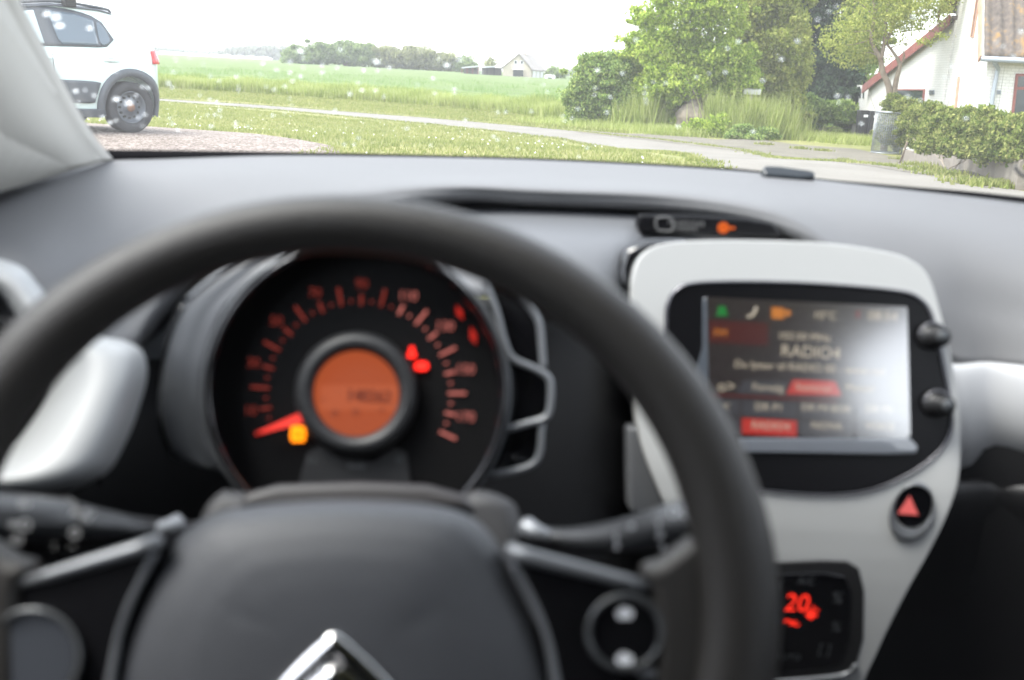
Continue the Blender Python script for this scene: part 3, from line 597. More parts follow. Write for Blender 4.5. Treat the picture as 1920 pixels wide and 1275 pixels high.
# gutter and downpipe
g0 = e0+fn*.07-[0, 0, .02]; MB().tube([g0-ux*.05, g0+ux*9], .06, 10).build("gutter", M['zinc'], house, smooth=True)
p = lambda x, y, o=.06: (lambda d: CAM+d*(((F0+fn*o-CAM)@fn)/(d@fn)))(ray(x, y))
MB().tube(crom([g0+ux*.25-[0, 0, .03], p(1864, 117, .3), p(1871, 128, .12), p(1869, 140, .07), p(1860, 190, .07), p(1855, 240, .07)], 5), .045, 10).build("downpipe", M['zinc'], house, smooth=True)
# front window at the right edge of the photo
def frame_win(name, f, x0, y0, x1, y1, fm, lean=0, off=.03, fw=3.0, split=None):
    """window by pixel rectangle on wall plane f(px,py,off)"""
    c = lambda x, y, o: f(x+lean*(y-y0)/(y1-y0), y, o)
    fr = MB(); 
    outer = [(x0, y0), (x1, y0), (x1, y1), (x0, y1)]; inner = [(x0+fw, y0+fw), (x1-fw, y0+fw), (x1-fw, y1-fw), (x0+fw, y1-fw)]
    n_ = np.cross(c(x1, y0, 0)-c(x0, y0, 0), c(x0, y1, 0)-c(x0, y0, 0)); n_ /= np.linalg.norm(n_); n_ = n_ if n_@(CAM-c(x0, y0, 0)) > 0 else -n_
    for i in range(4):
        a, b = outer[i], outer[(i+1) % 4]; d_, e_ = inner[(i+1) % 4], inner[i]
        fr.prism([c(*a, off), c(*b, off), c(*d_, off), c(*e_, off)], -n_*off*1.5)
    if split: fr.prism([c(x0+fw, split, off*.9), c(x1-fw, split, off*.9), c(x1-fw, split+fw, off*.9), c(x0+fw, split+fw, off*.9)], -n_*off)
    fo = fr.build(name, fm, house)
    pn = MB().prism([c(*q, off*.3) for q in inner], -n_*.02).build("pane", M['dglass'], fo)
    return fo
frame_win("window", p, 1905, 138, 1990, 262, M['redwood'], lean=-14, split=163, fw=5)
frame_win("garage_window", fL, 1669, 167, 1733, 205, M['redwood'], lean=-3, fw=2.2)
frame_win("gable_window", fG, 1832, -20, 1838, 70, M['tan'], lean=-14, fw=1.3)
MB().prism([fG(1795, 145, .05), fG(1796.5, 143, .05), fG(1796, 150, .05), fG(1790, 205, .05), fG(1788, 205, .05)], -nG*.04).build("side_door_frame", M['tan'], house)
MB().prism([fL(1789, 145, .03), fL(1790, 145, .03), fL(1778, 200, .03), fL(1776, 200, .03)], -nL*.02).build("wall_joint", M['conc'], house)
for f_, x, y, w_, n_ in ((fL, 1746, 173, 4.5, nL), (p, 1873, 173, 4, fn)):
    mb = MB(); mb.prism([f_(x-w_, y-w_, .03), f_(x+w_, y-w_, .03), f_(x+w_, y+w_, .03), f_(x-w_, y+w_, .03)], -n_*.02)
    for k in range(3): yy = y-w_*.6+k*w_*.6; mb.prism([f_(x-w_*.8, yy, .045), f_(x+w_*.8, yy, .045), f_(x+w_*.8, yy+w_*.25, .045), f_(x-w_*.8, yy+w_*.25, .045)], -n_*.012, 1)
    mb.build("wall_vent", [M['zinc'], M['pad_dark']], house)
for x0 in (1612, 1618):
    MB().prism([fE(x0, 166, .02), fE(x0+2.2, 166, .02), fE(x0+1.2, 184, .02), fE(x0-1, 184, .02)], -nE*.015).build("window", M['dglass'], house)
# ---------------------------------------------------------------- far farmhouse, carports, caravan
Y = 205; fh = emp("farmhouse", GX(982, Y)); tag(fh, "small pale gabled farmhouse with chimney standing beyond the field", "house")
M['fbrick'] = brickmat("pale yellow brick", (.50, .44, .35), (.46, .40, .32), (.42, .38, .33), 3)
M['froof'] = mat("grey brown roof tiles", (.20, .18, .17), .8, var=(1.5, (.27, .25, .23), .2))
A = lambda x, y, dy=0: PY(x, y, Y+dy)
zb = hgt(Y)-.3
def zz(p, z): q = np.array(p); q[2] = z; return q
g1, g2, gp = A(943, 127), A(996, 127), A(972.5, 103)
sdv = PY(1019.5, 129, Y+7)-g2; sdv[2] = 0; ev = g1[2]; 
MB().prism([zz(g1, zb), zz(g2, zb), zz(g2, ev), gp, zz(g1, ev)], sdv).build("wall", M['fbrick'], fh)
ov = np.array([0, -.35, 0]); gdn = lambda a, b: (a-b)/np.linalg.norm(a-b)
for e_ in (g1, g2):
    lo = zz(e_, ev)+gdn(zz(e_, ev), gp)*.5+ov+[0, 0, .12]; hi = gp+ov+[0, 0, .15]
    rf = MB().prism([lo, hi, hi+sdv*1.06, lo+sdv*1.06], (0, 0, .14)).build("roof", M['froof'], fh)
ch = gp+sdv*.45; MB().box((ch[0]-.35, ch[1]-.35, ch[2]-.6), (ch[0]+.35, ch[1]+.35, ch[2]+1.15)).build("chimney", M['fbrick'], fh)
for x in (967, 978.5):
    wf = MB().prism([A(x-3, 113.5, -.06), A(x+3, 113.5, -.06), A(x+3, 120.5, -.06), A(x-3, 120.5, -.06)], (0, .05, 0)).build("window", M['white'], fh)
    MB().prism([A(x-2.2, 114.3, -.09), A(x+2.2, 114.3, -.09), A(x+2.2, 119.7, -.09), A(x-2.2, 119.7, -.09)], (0, .02, 0)).build("pane", M['dglass'], wf)
MB().prism([A(962, 131, -.08), A(981, 131, -.08), A(981, 143, -.08), A(962, 143, -.08)], (0, .07, 0)).build("garden_door", M['dglass'], fh)
MB().box(tuple(zz(A(961, 130, -1.5), A(961, 130)[2])), tuple(zz(A(982, 130), A(961, 130)[2]+.15))).build("porch_roof", M['white'], fh)
for k in range(3):
    a_ = g2+sdv*(.12+.3*k); b_ = g2+sdv*(.34+.3*k); a_ = a_+[.06, 0, 0]; b_ = b_+[.06, 0, 0]
    MB().prism([zz(a_, ev-1.9), zz(b_, ev-1.9), zz(b_, ev-.3), zz(a_, ev-.3)], (.05, 0, 0)).build("side_window", M['white'], fh)
def carport(x0, x1, y, lab, Yc, lift):
    r = emp("carport", GX((x0+x1)/2, Yc)); tag(r, lab, "carport")
    a = PY(x0, y, Yc); b = PY(x1, y, Yc); b[2] += lift
    MB().prism([a, b, b+[0, 5, 0], a+[0, 5, 0]], (0, 0, .18)).build("roof", mat("pale sheet roof", (.55, .57, .6), .5), r)
    for k in range(4):
        q = a+(b-a)*(.03+k*.31); MB().box((q[0]-.07, q[1]+.1, hgt(Yc)-.1), (q[0]+.07, q[1]+.24, q[2]-.004)).build("post", M['redwood'] if x0 < 890 else M['pad_dark'], r)
    q = a+(b-a)*.45; MB().box((q[0]-.4*(b-a)[0], q[1]+4.5, hgt(Yc)-.1), (q[0]+.5*(b-a)[0], q[1]+4.7, q[2]-.004)).build("back_wall", mat("dim back wall", (.12, .11, .1), .9), r)
carport(865, 898, 128, "low carport with reddish posts left of the farmhouse", 212, .3)
carport(899, 942, 127.5, "pale roofed carport touching the left side of the farmhouse", 208, .3)
Yv = 200; g = GX(1031, Yv); r = emp("caravan", g); tag(r, "small white caravan parked right of the farmhouse", "caravan")
a = PY(1022, 140, Yv); b = PY(1041, 147, Yv)
MB().box((a[0], Yv, g[2]+.35), (b[0], Yv+1.8, a[2])).build("body", M['white'], r, bevel=.25)
MB().box((a[0]+.5, Yv-.02, a[2]-.9), (b[0]-.6, Yv+.0, a[2]-.4)).build("window", M['dglass'], r)
for s in (.35, .6):
    q = a+(b-a)*s; MB().tube([(q[0], Yv-.05, g[2]+.3), (q[0], Yv+.15, g[2]+.3)], .3, 12).build("wheel", M['black'], r, smooth=True)
# ---------------------------------------------------------------- white parked hatchback
wc = GR(247, 250); HD = R(231)                       # rear wheel contact; heading
hx = np.array([math.cos(HD), math.sin(HD), 0]); 
CW = {}
WB, HW, RW = 2.54, .84, .325
def car_pt(x, y, z): return (x, y, z)                # local: +x forward, side towards us = y<0 or >0
M['paint'] = mat("white car paint", (.56, .66, .64), .25, coat=.6); M['cladding'] = mat("grey plastic cladding", (.07, .078, .09), .5)
M['cglass'] = mat("tinted car glass", (.10, .13, .16), .05, coat=.5); M['cglass2'] = mat("opaque pale car glass", (.42, .50, .52), .05, coat=.5)  # cglass2 is opaque; brightness seen through the window is put into its colour
M['tyre'] = mat("tyre rubber", (.03, .031, .034), .75, bump=(60, .5), dist=.004); M['steel'] = mat("steel wheel", (.10, .11, .125), .45, metal=.3); M['rust'] = mat("rusty hub", (.25, .12, .06), .8, var=(40, (.12, .08, .06), .2))
M['tail'] = mat("red tail lamp", (.5, .03, .03), .15, coat=.5)
# local x measured from the rear axle, +x forward; z from ground
prof_top = [(-.45, .52), (-.47, .70), (-.465, .98), (-.44, 1.10), (-.36, 1.22), (-.22, 1.37), (.02, 1.49), (.3, 1.545), (.9, 1.56), (1.45, 1.50), (1.8, 1.28), (2.2, 1.05), (2.45, 1.0), (3.0, .93), (3.2, .80), (3.26, .60), (3.25, .3)]
prof_bot = [(-.66, .40), (-.5, .22), (3.1, .20), (3.25, .3)]
def topz(x):
    a = sorted(prof_top[1:-1]); X = [q[0] for q in a]; Z = [q[1] for q in a]; return float(np.interp(x, X, Z))
xs_ = np.concatenate([np.linspace(-.47, -.27, 12), np.linspace(-.25, 2.9, 40), np.linspace(2.95, 3.25, 8)])
def halfw(x, z):
    w0 = HW
    e = max(0, (-.26-x)/.24); w0 -= .16*e**2
    e = max(0, (x-2.75)/.5); w0 -= .25*min(1, e)**2
    if z > .93: w0 -= (z-.93)*.34
    if z < .45: w0 -= (.45-z)*.12
    w0 += .012*math.cos((z-.65)*5)
    return w0
rows = []
for x in xs_:
    tz = max(topz(x), .5); bz = .2 if x > -.36 else .2+.22*(-.36-x)/.11
    r_ = []
    ns = 16
    for k in range(ns+1):
        z = bz+(tz-.05-bz)*k/ns; r_.append((x, -halfw(x, z), z))
    hw = halfw(x, tz-.05)
    for k in range(1, 8):
        a = math.pi*k/8; r_.append((x, -hw*math.cos(a) if True else 0, tz-.05+.05*math.sin(a)**.6))
    for k in range(ns, -1, -1):
        z = bz+(tz-.05-bz)*k/ns; r_.append((x, halfw(x, z), z))
    rows.append(r_)
n_ = len(rows[0]); V, F = loft(rows, True); F += [tuple(range(n_)), tuple(range(len(V)-n_, len(V)))[::-1]]
pc = emp("parked_hatchback", (0, 0, 0)); tag(pc, "white hatchback with grey plastic cladding parked on the gravel at the left edge", "car")
tmp = mesh("tmpbody", V, F, M['paint']); bm = bmesh.new(); bm.from_mesh(tmp.data); bmesh.ops.recalc_face_normals(bm, faces=bm.faces); bm.to_mesh(tmp.data); bm.free()
cuts = []
for x in (0, WB):
    for s in (-1, 1):
        mb = MB(); mb.tube([(x, s*.60, .34), (x, s*1.1, .34)], .385, 36); c_ = mb.build("cut", M['black']); cuts.append(c_)
        md = tmp.modifiers.new("b", 'BOOLEAN'); md.object = c_; md.operation = 'DIFFERENCE'; md.solver = 'EXACT'
dg = bpy.context.evaluated_depsgraph_get(); bodym = bpy.data.meshes.new_from_object(tmp.evaluated_get(dg)); loc_ = tmp.location.copy()
for c_ in cuts+[tmp]: bpy.data.objects.remove(c_)
body = bpy.data.objects.new("body", bodym); COL.objects.link(body); body.parent = pc; body.location = loc_
for p_ in bodym.polygons: p_.use_smooth = True
em = body.modifiers.new("es", 'EDGE_SPLIT'); em.split_angle = R(35)
def sidepanel(name, pts, m_, off, parent=None, th=.01, both=True, sub=4, local_parent=None):
    """patch following the body side; pts are (x, z) outline; filled by a fan of grid columns"""
    P = [(q[0], q[1]) for q in crom([(a, b, 0) for a, b in pts], sub, True)] if sub > 1 else pts
    out = None
    for s in ((-1, 1) if both else (-1,)):
        X = np.array([q[0] for q in P]); Z = np.array([q[1] for q in P]); cols = np.linspace(X.min()+1e-4, X.max()-1e-4, 18); V = []; nn = 9
        for x in cols:
            zs = []
            for i in range(len(P)):
                x0, z0 = P[i]; x1, z1 = P[(i+1) % len(P)]
                if (x0 > x) != (x1 > x): zs.append(z0+(z1-z0)*(x-x0)/(x1-x0))
            z0, z1 = min(zs), max(zs)
            for k in range(nn+1): z = z0+(z1-z0)*k/nn; V.append((x, s*(halfw(x, z)+off), z))
        F = [(i*(nn+1)+k, (i+1)*(nn+1)+k, (i+1)*(nn+1)+k+1, i*(nn+1)+k+1) for i in range(len(cols)-1) for k in range(nn)]
        o = mesh(name, V, F, m_, parent or pc, local=(parent is None)); 
        if parent is not None: pass
        sm = o.modifiers.new("s", 'SOLIDIFY'); sm.thickness = th; sm.offset = 0
        out = out or o
    return out
def cm(name, mb, m_, **k): return mb.build(name, m_, pc, local=True, **k)
sidepanel("window_surround", [(.18, 1.12), (.32, 1.06), (.7, 1.05), (1.8, 1.02), (2.15, 1.03), (1.9, 1.18), (1.45, 1.43), (1.0, 1.50), (.62, 1.48), (.34, 1.40), (.19, 1.25)], M['cladding'], .004, sub=3)
sidepanel("rear_quarter_window", [(.235, 1.13), (.36, 1.09), (.36, 1.36), (.26, 1.26)], M['cglass'], .014, sub=3)
sidepanel("rear_window", [(.40, 1.08), (.90, 1.07), (.98, 1.46), (.64, 1.445), (.40, 1.38)], M['cglass'], .014, sub=1)
sidepanel("front_window", [(1.10, 1.07), (1.98, 1.05), (1.45, 1.40), (1.12, 1.455)], M['cglass2'], .014, sub=1)
for x1 in (1.02, 2.0):
    d = sidepanel("door_gap", [(x1, .36), (x1+.012, .36), (x1+.012, .95), (x1, .95)], M['cladding'], .001, sub=1, th=.004)
sidepanel("side_bump_panel", [(.50, .42), (.45, .50), (.47, .60), (.55, .645), (1.7, .655), (1.75, .6), (1.75, .44), (1.7, .40), (.58, .375)], M['cladding'], .018, sub=2, th=.03)
sidepanel("sill_cladding", [(.40, .20), (.40, .30), (2.1, .32), (2.1, .20)], M['cladding'], .02, sub=1, th=.03)
# wheel arch cladding
for cx_ in (0, WB):
    for s in (-1, 1):
        V = []; 
        for r_, o_ in ((.375, -.03), (.378, .035), (.47, .03), (.475, -.01)):
            for k in range(25):
                a = R(-18)+R(216)*k/24; x, z = cx_+r_*math.cos(a), .34+r_*math.sin(a); z = max(z, .17); V.append((x, s*(halfw(x, z)+o_), z))
        F = [(i*25+k, i*25+k+1, (i+1)*25+k+1, (i+1)*25+k) for i in range(3) for k in range(24)]
        mesh("wheel_arch", V, F, M['cladding'], pc, local=True)
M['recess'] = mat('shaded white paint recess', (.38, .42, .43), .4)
for s in (-1, 1):
    for x in (.26, 1.16):
        z = .90; y = s*(halfw(x, z)+.035)
        h = MB(); h.tube(crom([(x-.10, s*(halfw(x, z)+.005), z), (x-.08, y, z), (x+.07, y, z), (x+.10, s*(halfw(x, z)+.005), z)], 4), .014, 8); h.build("door_handle", M['paint'], pc, smooth=True, local=True)
        rc_ = [(x+.07*math.cos(a), .905+.03*math.sin(a)) for a in np.linspace(0, 2*math.pi, 16, endpoint=False)]; mesh('handle_shade', [(q[0], s*(halfw(q[0], q[1])+.003), q[1]) for q in rc_], [tuple(range(16))], M['recess'], pc, local=True)  # flat ellipse, the hollow's shade put into its grey
    # tail lamp wraps the corner
    V = []; 
    for i in range(7):
        z = .88+.17*i/6
        for k in range(6):
            x = -.44+.13*(k/5)*(1-.5*i/6) + (.06*i/6); V.append((x-.02+.0*k, s*(halfw(x, z)+.012), z))
    F = [(i*6+k, i*6+k+1, (i+1)*6+k+1, (i+1)*6+k) for i in range(6) for k in range(5)]
    o = mesh("tail_lamp", V, F, M['tail'], pc, local=True); m_ = o.modifiers.new("s", 'SOLIDIFY'); m_.thickness = .03; m_.offset = 0
    mb = MB(); mb.tube(crom([(.10, s*.60, 1.49), (.2, s*.6, 1.535), (.8, s*.6, 1.575), (1.3, s*.6, 1.53)], 5), .018, 8); cm("roof_rail", mb, M['cladding'], smooth=True)
mb = MB(); mb.box((.64, -.68, 1.60), (.72, .68, 1.63)); mb.box((.61, -.70, 1.52), (.76, -.60, 1.66)); mb.box((.61, .60, 1.52), (.76, .70, 1.66)); cm("roof_bar", mb, M['black'], bevel=.01)
# blue-grey roof skin
V, F = loft([[(x, y, topz(x)+.006-.05*(abs(y)/.66)**6) for y in np.linspace(-.66, .66, 15)] for x in np.linspace(.12, 1.40, 24)])
o = mesh("roof_panel", V, F, mat("black roof paint", (.05, .058, .07), .3, coat=.6), pc, local=True); m_ = o.modifiers.new("s", 'SOLIDIFY'); m_.thickness = .01; m_.offset = 1
mb = MB(); mb.box((-.455, -.55, .30), (-.38, .55, .46)); cm("rear_bumper", mb, M['cladding'], bevel=.03)
mb = MB()
for x in (0, WB):
    for s in (-1, 1):
        w_ = emp("wheel", (x, s*.75, RW), parent=pc)
        def ring(rs, m_, nm):
            V = []; 
            for r_, y in rs:
                for k in range(40): a = 2*math.pi*k/40; V.append((x+r_*math.cos(a), s*(.66+y), RW+r_*math.sin(a)))
            F = [(i*40+k, i*40+(k+1) % 40, (i+1)*40+(k+1) % 40, (i+1)*40+k) for i in range(len(rs)-1) for k in range(40)]
            return mesh(nm, V, F, m_, w_)
        ring([(.20, 0), (.31, .0), (.325, .02), (.325, .17), (.31, .185), (.25, .192), (.205, .18), (.2, .0)], M['tyre'], "tyre")
        ring([(.205, .178), (.195, .186), (.185, .13), (.15, .11), (.10, .145), (.06, .15), (.055, .165), (.0, .165)], M['steel'], "rim")
        ring([(.055, .166), (.05, .178), (0, .18)], M['rust'], "hub_cap")
        h = MB()
        for k in range(12):
            a = 2*math.pi*k/12; q = np.array([x+.135*math.cos(a), s*(.66+.128), RW+.135*math.sin(a)]); h.tube([q-[0, s*.02, 0], q+[0, s*.004, 0]], .017, 8)
        h.build("rim_slots", M['black'], w_)
# place: rotate so that local +x points along the heading; the visible side is local y on our side
side = 1
pc.rotation_euler = (0, 0, HD)
lp = np.array([0, side*(.66+.16), 0]); cr_, sr_ = math.cos(HD), math.sin(HD)
wl = np.array([cr_*lp[0]-sr_*lp[1], sr_*lp[0]+cr_*lp[1], 0])
# the visible side must face the camera
if (np.array([-sr_, cr_])*side)@(np.array([0, 0])-wc[:2]) < 0:
    lp = -lp; wl = -wl
pc.location = Vector((wc[0]-wl[0], wc[1]-wl[1], wc[2]+.006))
# ---------------------------------------------------------------- the car we sit in: one thing, its parts as children
CARX = .27
mycar = emp("car", (CARX, 0, 0)); tag(mycar, "car interior around the camera with grey dashboard, dark steering wheel and wet windscreen", "car")
def rowpts(pts, n, lo, hi):
    """pts: (px, py, Y) -> n points, smooth in px"""
    P = crom(pts, 10); X = np.array([q[0] for q in P]); t = np.linspace(lo, hi, n)
    return [(x, float(np.interp(x, X, [q[1] for q in P])), float(np.interp(x, X, [q[2] for q in P]))) for x in t]
NX = 110
G0 = [(-500, 350, .86), (0, 312, .98), (190, 301, 1.04), (300, 298, 1.08), (520, 292, 1.12), (800, 295, 1.15), (1050, 302, 1.16), (1370, 320, 1.14), (1600, 345, 1.10), (1920, 381, 1.04), (2500, 460, .90)]
R1 = [(-500, 470, .66), (0, 400, .80), (300, 345, .90), (520, 325, .96), (800, 325, 1.0), (1050, 330, 1.02), (1370, 352, 1.0), (1600, 400, .96), (1920, 480, .92), (2500, 600, .80)]
R2 = [(-500, 600, .56), (0, 490, .67), (150, 470, .71), (300, 428, .77), (520, 375, .84), (800, 345, .90), (1050, 352, .91), (1250, 360, .91), (1400, 380, .90), (1500, 410, .89), (1620, 490, .88), (1740, 560, .88), (1920, 600, .88), (2500, 700, .74)]
R3 = [(-500, 720, .54), (0, 600, .62), (150, 625, .63), (230, 660, .64), (300, 560, .68), (400, 470, .74), (560, 400, .82), (830, 364, .89), (1000, 370, .90), (1200, 379, .90), (1350, 394, .89), (1450, 416, .88), (1540, 455, .87), (1650, 560, .87), (1740, 640, .865), (1810, 681, .86), (1920, 684, .86), (2500, 770, .72)]
rows_px = [rowpts(r, NX, -480, 2480) for r in (G0, R1, R2, R3)]
rows = []
for j in range(NX):
    pts = [PY(*rows_px[k][j]) for k in range(4)]
    q = crom(pts, 8); e = pts[3]; lip = [e+[0, .004, -.006], e+[0, .014, -.009], e+[0, .06, -.006]]
    rows.append(q+lip)
V, F = loft(rows); dash = mesh("dashboard", V, F, M['pad'], mycar); solid(dash, .002, 1)
# black border strip of the windscreen
ra = [(-500, 300, .87), (0, 276, .99), (190, 282, 1.05), (300, 283, 1.09), (520, 286.5, 1.13), (800, 292, 1.16), (1050, 299.5, 1.17), (1370, 317, 1.15), (1550, 338, 1.12), (1700, 351, 1.09), (1920, 371, 1.05), (2500, 440, .91)]
A_ = [PY(*q) for q in rowpts(ra, NX, -480, 2480)]; B_ = [PY(*q)+[0, .004, -.004] for q in rowpts(G0, NX, -480, 2480)]
C_ = [a+(a-b)*.02+[0, .004, -.006] for a, b in zip(A_, B_)]
V, F = loft([B_, A_, C_]); fr = mesh("windscreen_border", V, F, M['frit'], mycar); solid(fr, .002, 0)
# windscreen: curved sheet from the base line up to the roof edge
TOPZ = CAM[2]+.285; top_pts = []
for k, a in enumerate(A_):
    u = (a[0]-CARX)/.72; top_pts.append(np.array([CARX+(a[0]-CARX)*.86, .36-.07*u*u, TOPZ-.02*u*u]))
def wsp(j, t): a = A_[j]; b = top_pts[j]; return a*(1-t)+b*t+np.array([0, .02, .035])*math.sin(math.pi*t)
V, F = loft([[wsp(j, t) for j in range(0, NX, 1)] for t in np.linspace(0, 1, 16)])
ws = mesh("windscreen", V, F, M['glass'], mycar)
# left pillar trim
pr = [(-60, -120, .70), (0, 0, .78), (62, 112, .85), (112, 200, .91), (150, 258, .96), (188, 303, 1.02)]
prl = [PY(*q) for q in crom(pr, 6)]
pll = [PY(x-(400 if i < 1 else 330), y+40, Yp-.22) for i, (x, y, Yp) in enumerate([tuple(q) for q in crom(pr, 6)])]
low = crom([PY(188, 303, 1.02), PY(120, 322, .94), PY(0, 358, .82), PY(-160, 400, .72)], 6)
rows = []
n = len(prl)
for i in range(n):
    a = prl[i]; b = pll[i] 
    m = (a+b)/2+[.012, -.008, 0]; rows.append([a+[0, .03, 0], a+[.0, .008, 0]]+crom([a, a*.8+b*.2+[.010, -.02, .0], m, b], 5))
V, F = loft(rows); pt = mesh("pillar_trim", V, F, M['pillar'], mycar); solid(pt, .003, 0)
lowrow = [q+[0, .0, 0] for q in low]
V, F = loft([[PY(188, 303, 1.02)*(1-k)+prl[-1]*k for k in np.linspace(0, 1, 19)], lowrow[:19]]);
V, F = loft([[prl[-1]*(1-t)+prl[int((n-1)*(1-t))]*t for t in np.linspace(0, 1, 19)], [q for q in low]])
pf = mesh("pillar_foot", V, F, M['pillar'], mycar); solid(pf, .003, 0)
# recess behind the brow: back wall, shelf, lower black face
H = [[(150, 560, .78), (330, 480, .84), (560, 395, .90), (830, 360, .935), (1200, 370, .935), (1400, 392, .925), (1500, 425, .935), (1580, 470, .96), (1700, 520, .90)],
     [(150, 640, .77), (330, 560, .82), (560, 440, .88), (830, 392, .925), (1200, 400, .925), (1400, 415, .92), (1500, 445, .93), (1580, 490, .95), (1700, 560, .90)],
     [(150, 700, .76), (330, 600, .80), (560, 500, .84), (830, 410, .895), (1200, 416, .90), (1400, 432, .91), (1580, 500, .90), (1700, 600, .90)],
     [(150, 760, .75), (330, 680, .78), (560, 560, .80), (830, 462, .82), (1150, 470, .83), (1220, 472, .87), (1400, 480, .89), (1580, 540, .89), (1700, 640, .895)],
     [(150, 860, .74), (330, 780, .76), (560, 640, .77), (830, 560, .77), (1130, 560, .79), (1200, 560, .88), (1400, 560, .89), (1580, 600, .88), (1700, 680, .89)]]
rr = [rowpts(h, 60, 215, 1585) for h in H]
V, F = loft([crom([PY(*rr[k][j]) for k in range(1, 5)], 4) for j in range(60)])
sh = mesh("recess_shelf", V, F, M['shelf'], mycar); solid(sh, .002, 0)
V, F = loft([[PY(*rr[k][j])+([0, .002, -.005] if k else [0, 0, 0]) for k in range(2)] for j in range(60)]); sh = mesh("recess_wall", V, F, M['pad_dark'], mycar); solid(sh, .002, 0)  # darker plastic puts the shadow band under the brow into colour
lw = [[(-500, 700, .70), (0, 640, .72), (300, 620, .80), (1080, 560, .80), (1200, 560, .89), (1300, 570, .90), (1800, 700, .89), (2500, 800, .75)], [(-500, 1000, .62), (0, 900, .66), (300, 900, .72), (1080, 900, .78), (1200, 900, .85), (1300, 900, .86), (1800, 880, .86), (2500, 950, .74)],
      [(-500, 1500, .62), (0, 1450, .66), (300, 1450, .70), (1080, 1500, .76), (1200, 1500, .82), (1300, 1500, .83), (1800, 1400, .84), (2500, 1500, .74)], [(-500, 2300, .64), (0, 2300, .70), (300, 2300, .72), (1100, 2300, .78), (1300, 2300, .8), (1800, 2300, .84), (2500, 2300, .74)]]
rr = [rowpts(h, 60, -480, 2480) for h in lw]
V, F = loft([crom([PY(*rr[k][j]) for k in range(4)], 5) for j in range(60)]); lp_ = mesh("lower_dashboard", V, F, M['black'], mycar); solid(lp_, .002, 0)  # shadow below the dash put in as black colour
# pale trim band on the passenger side and the dark glovebox below
tb = [[(1560, 682, .872), (1800, 681, .868), (1920, 684, .868), (2480, 774, .728)], [(1560, 697, .858), (1800, 695, .854), (1920, 698, .854), (2480, 790, .71)], [(1560, 770, .848), (1800, 768, .844), (1920, 771, .844), (2480, 866, .70)],
      [(1560, 835, .850), (1800, 833, .846), (1920, 836, .846), (2480, 930, .70)], [(1560, 890, .868), (1800, 890, .864), (1920, 893, .864), (2480, 980, .73)]]
rr = [rowpts(h, 40, 1565, 2470) for h in tb]
V, F = loft([crom([PY(*rr[k][j]) for k in range(5)], 6) for j in range(40)]); tbm = mesh("trim_band", V, F, mat('pale satin trim', (.36, .365, .375), .4), mycar); solid(tbm, .002, 0)
gb = [[(1560, 900, .865), (1800, 900, .86), (1920, 903, .86), (2480, 985, .72)], [(1560, 925, .845), (1800, 925, .84), (1920, 928, .84), (2480, 1005, .70)], [(1560, 1100, .85), (1800, 1100, .845), (1920, 1103, .845), (2480, 1200, .70)], [(1560, 1500, .88), (1800, 1500, .87), (1920, 1503, .87), (2480, 1600, .72)]]
rr = [rowpts(h, 30, 1565, 2470) for h in gb]
V, F = loft([crom([PY(*rr[k][j]) for k in range(4)], 5) for j in range(30)]); gbm = mesh("glovebox", V, F, M['black'], mycar); solid(gbm, .002, 0)
# side vent bezel behind the left of the steering wheel
Yv = .565
outer = [(-230, 640), (-160, 520), (-60, 480), (0, 486), (45, 503), (78, 540), (125, 590), (185, 628), (232, 638), (266, 658), (276, 700), (262, 760), (235, 830), (195, 890), (100, 925), (-40, 930), (-160, 890), (-225, 780)]
inner = [(-170, 660), (-120, 580), (-60, 545), (-20, 548), (5, 566), (22, 590), (40, 620), (62, 650), (90, 680), (100, 700), (90, 740), (60, 790), (20, 840), (-20, 865), (-60, 870), (-100, 860), (-150, 820), (-175, 760)]
O = crom([(x, y, 0) for x, y in outer], 5, True); I = crom([(x, y, 0) for x, y in inner], 5, True); rows = []
for k, (dy) in zip(np.linspace(0, 1, 9), [.045, .012, 0, -.003, -.005, -.003, .0, .01, .05]):
    rows.append([PY(o[0]*(1-k)+i[0]*k, o[1]*(1-k)+i[1]*k, Yv+dy+(700-(o[1]*(1-k)+i[1]*k))*.00022) for o, i in zip(O, I)])
V, F = loft(rows, True); vb = emp("air_vent", PY(0, 700, Yv), parent=mycar); mesh("bezel", V, F, mat('bezel silver white', (.28, .288, .292), .5), vb)
mb = MB()
for k in range(7): a, b = PY(-170+k*4, 590+k*42, Yv+.045), PY(95-k*12, 600+k*42, Yv+.045); mb.obox((a+b)/2, (b-a)/np.linalg.norm(b-a), (0, 1, 0), (0, 0, 1), np.linalg.norm(b-a)/2, .012, .0012)
mb.build("vane", M['pad_dark'], vb)
V, F = loft([[PY(x, y, .70) for x in (-300, 190)] for y in (548, 960)]); mesh("vent_well", V, F, M['black'], vb)
# ---------------------------------------------------------------- instrument cluster
clu = emp("instrument_cluster", PY(672, 738, .62), parent=mycar)
CP = Plane(672, 738, .62, .27); cs = .62/FPX*1.0
def circ(cx, cy, r, n=72, a0=0, a1=2*math.pi, end=False):
    return [(cx+r*math.cos(a), cy+r*math.sin(a)) for a in np.linspace(a0, a1, n, endpoint=end)]
ring_c = (668, 735)
def ring_rows(spec, pl=CP, c=ring_c, n=96): return [[pl.P(x, y, off) for x, y in circ(c[0], c[1], r, n)] for r, off in spec]
V, F = loft(ring_rows([(278, -.05), (283, -.006), (280, 0), (272, -.002), (266, -.012), (262, -.03)]), True); mesh("bezel", V, F, M['gloss'], clu)
V, F = loft(ring_rows([(289, -.055), (291, -.012), (287, -.008), (284, -.012)]), True); mesh("trim_ring", V, F, M['silver'], clu)
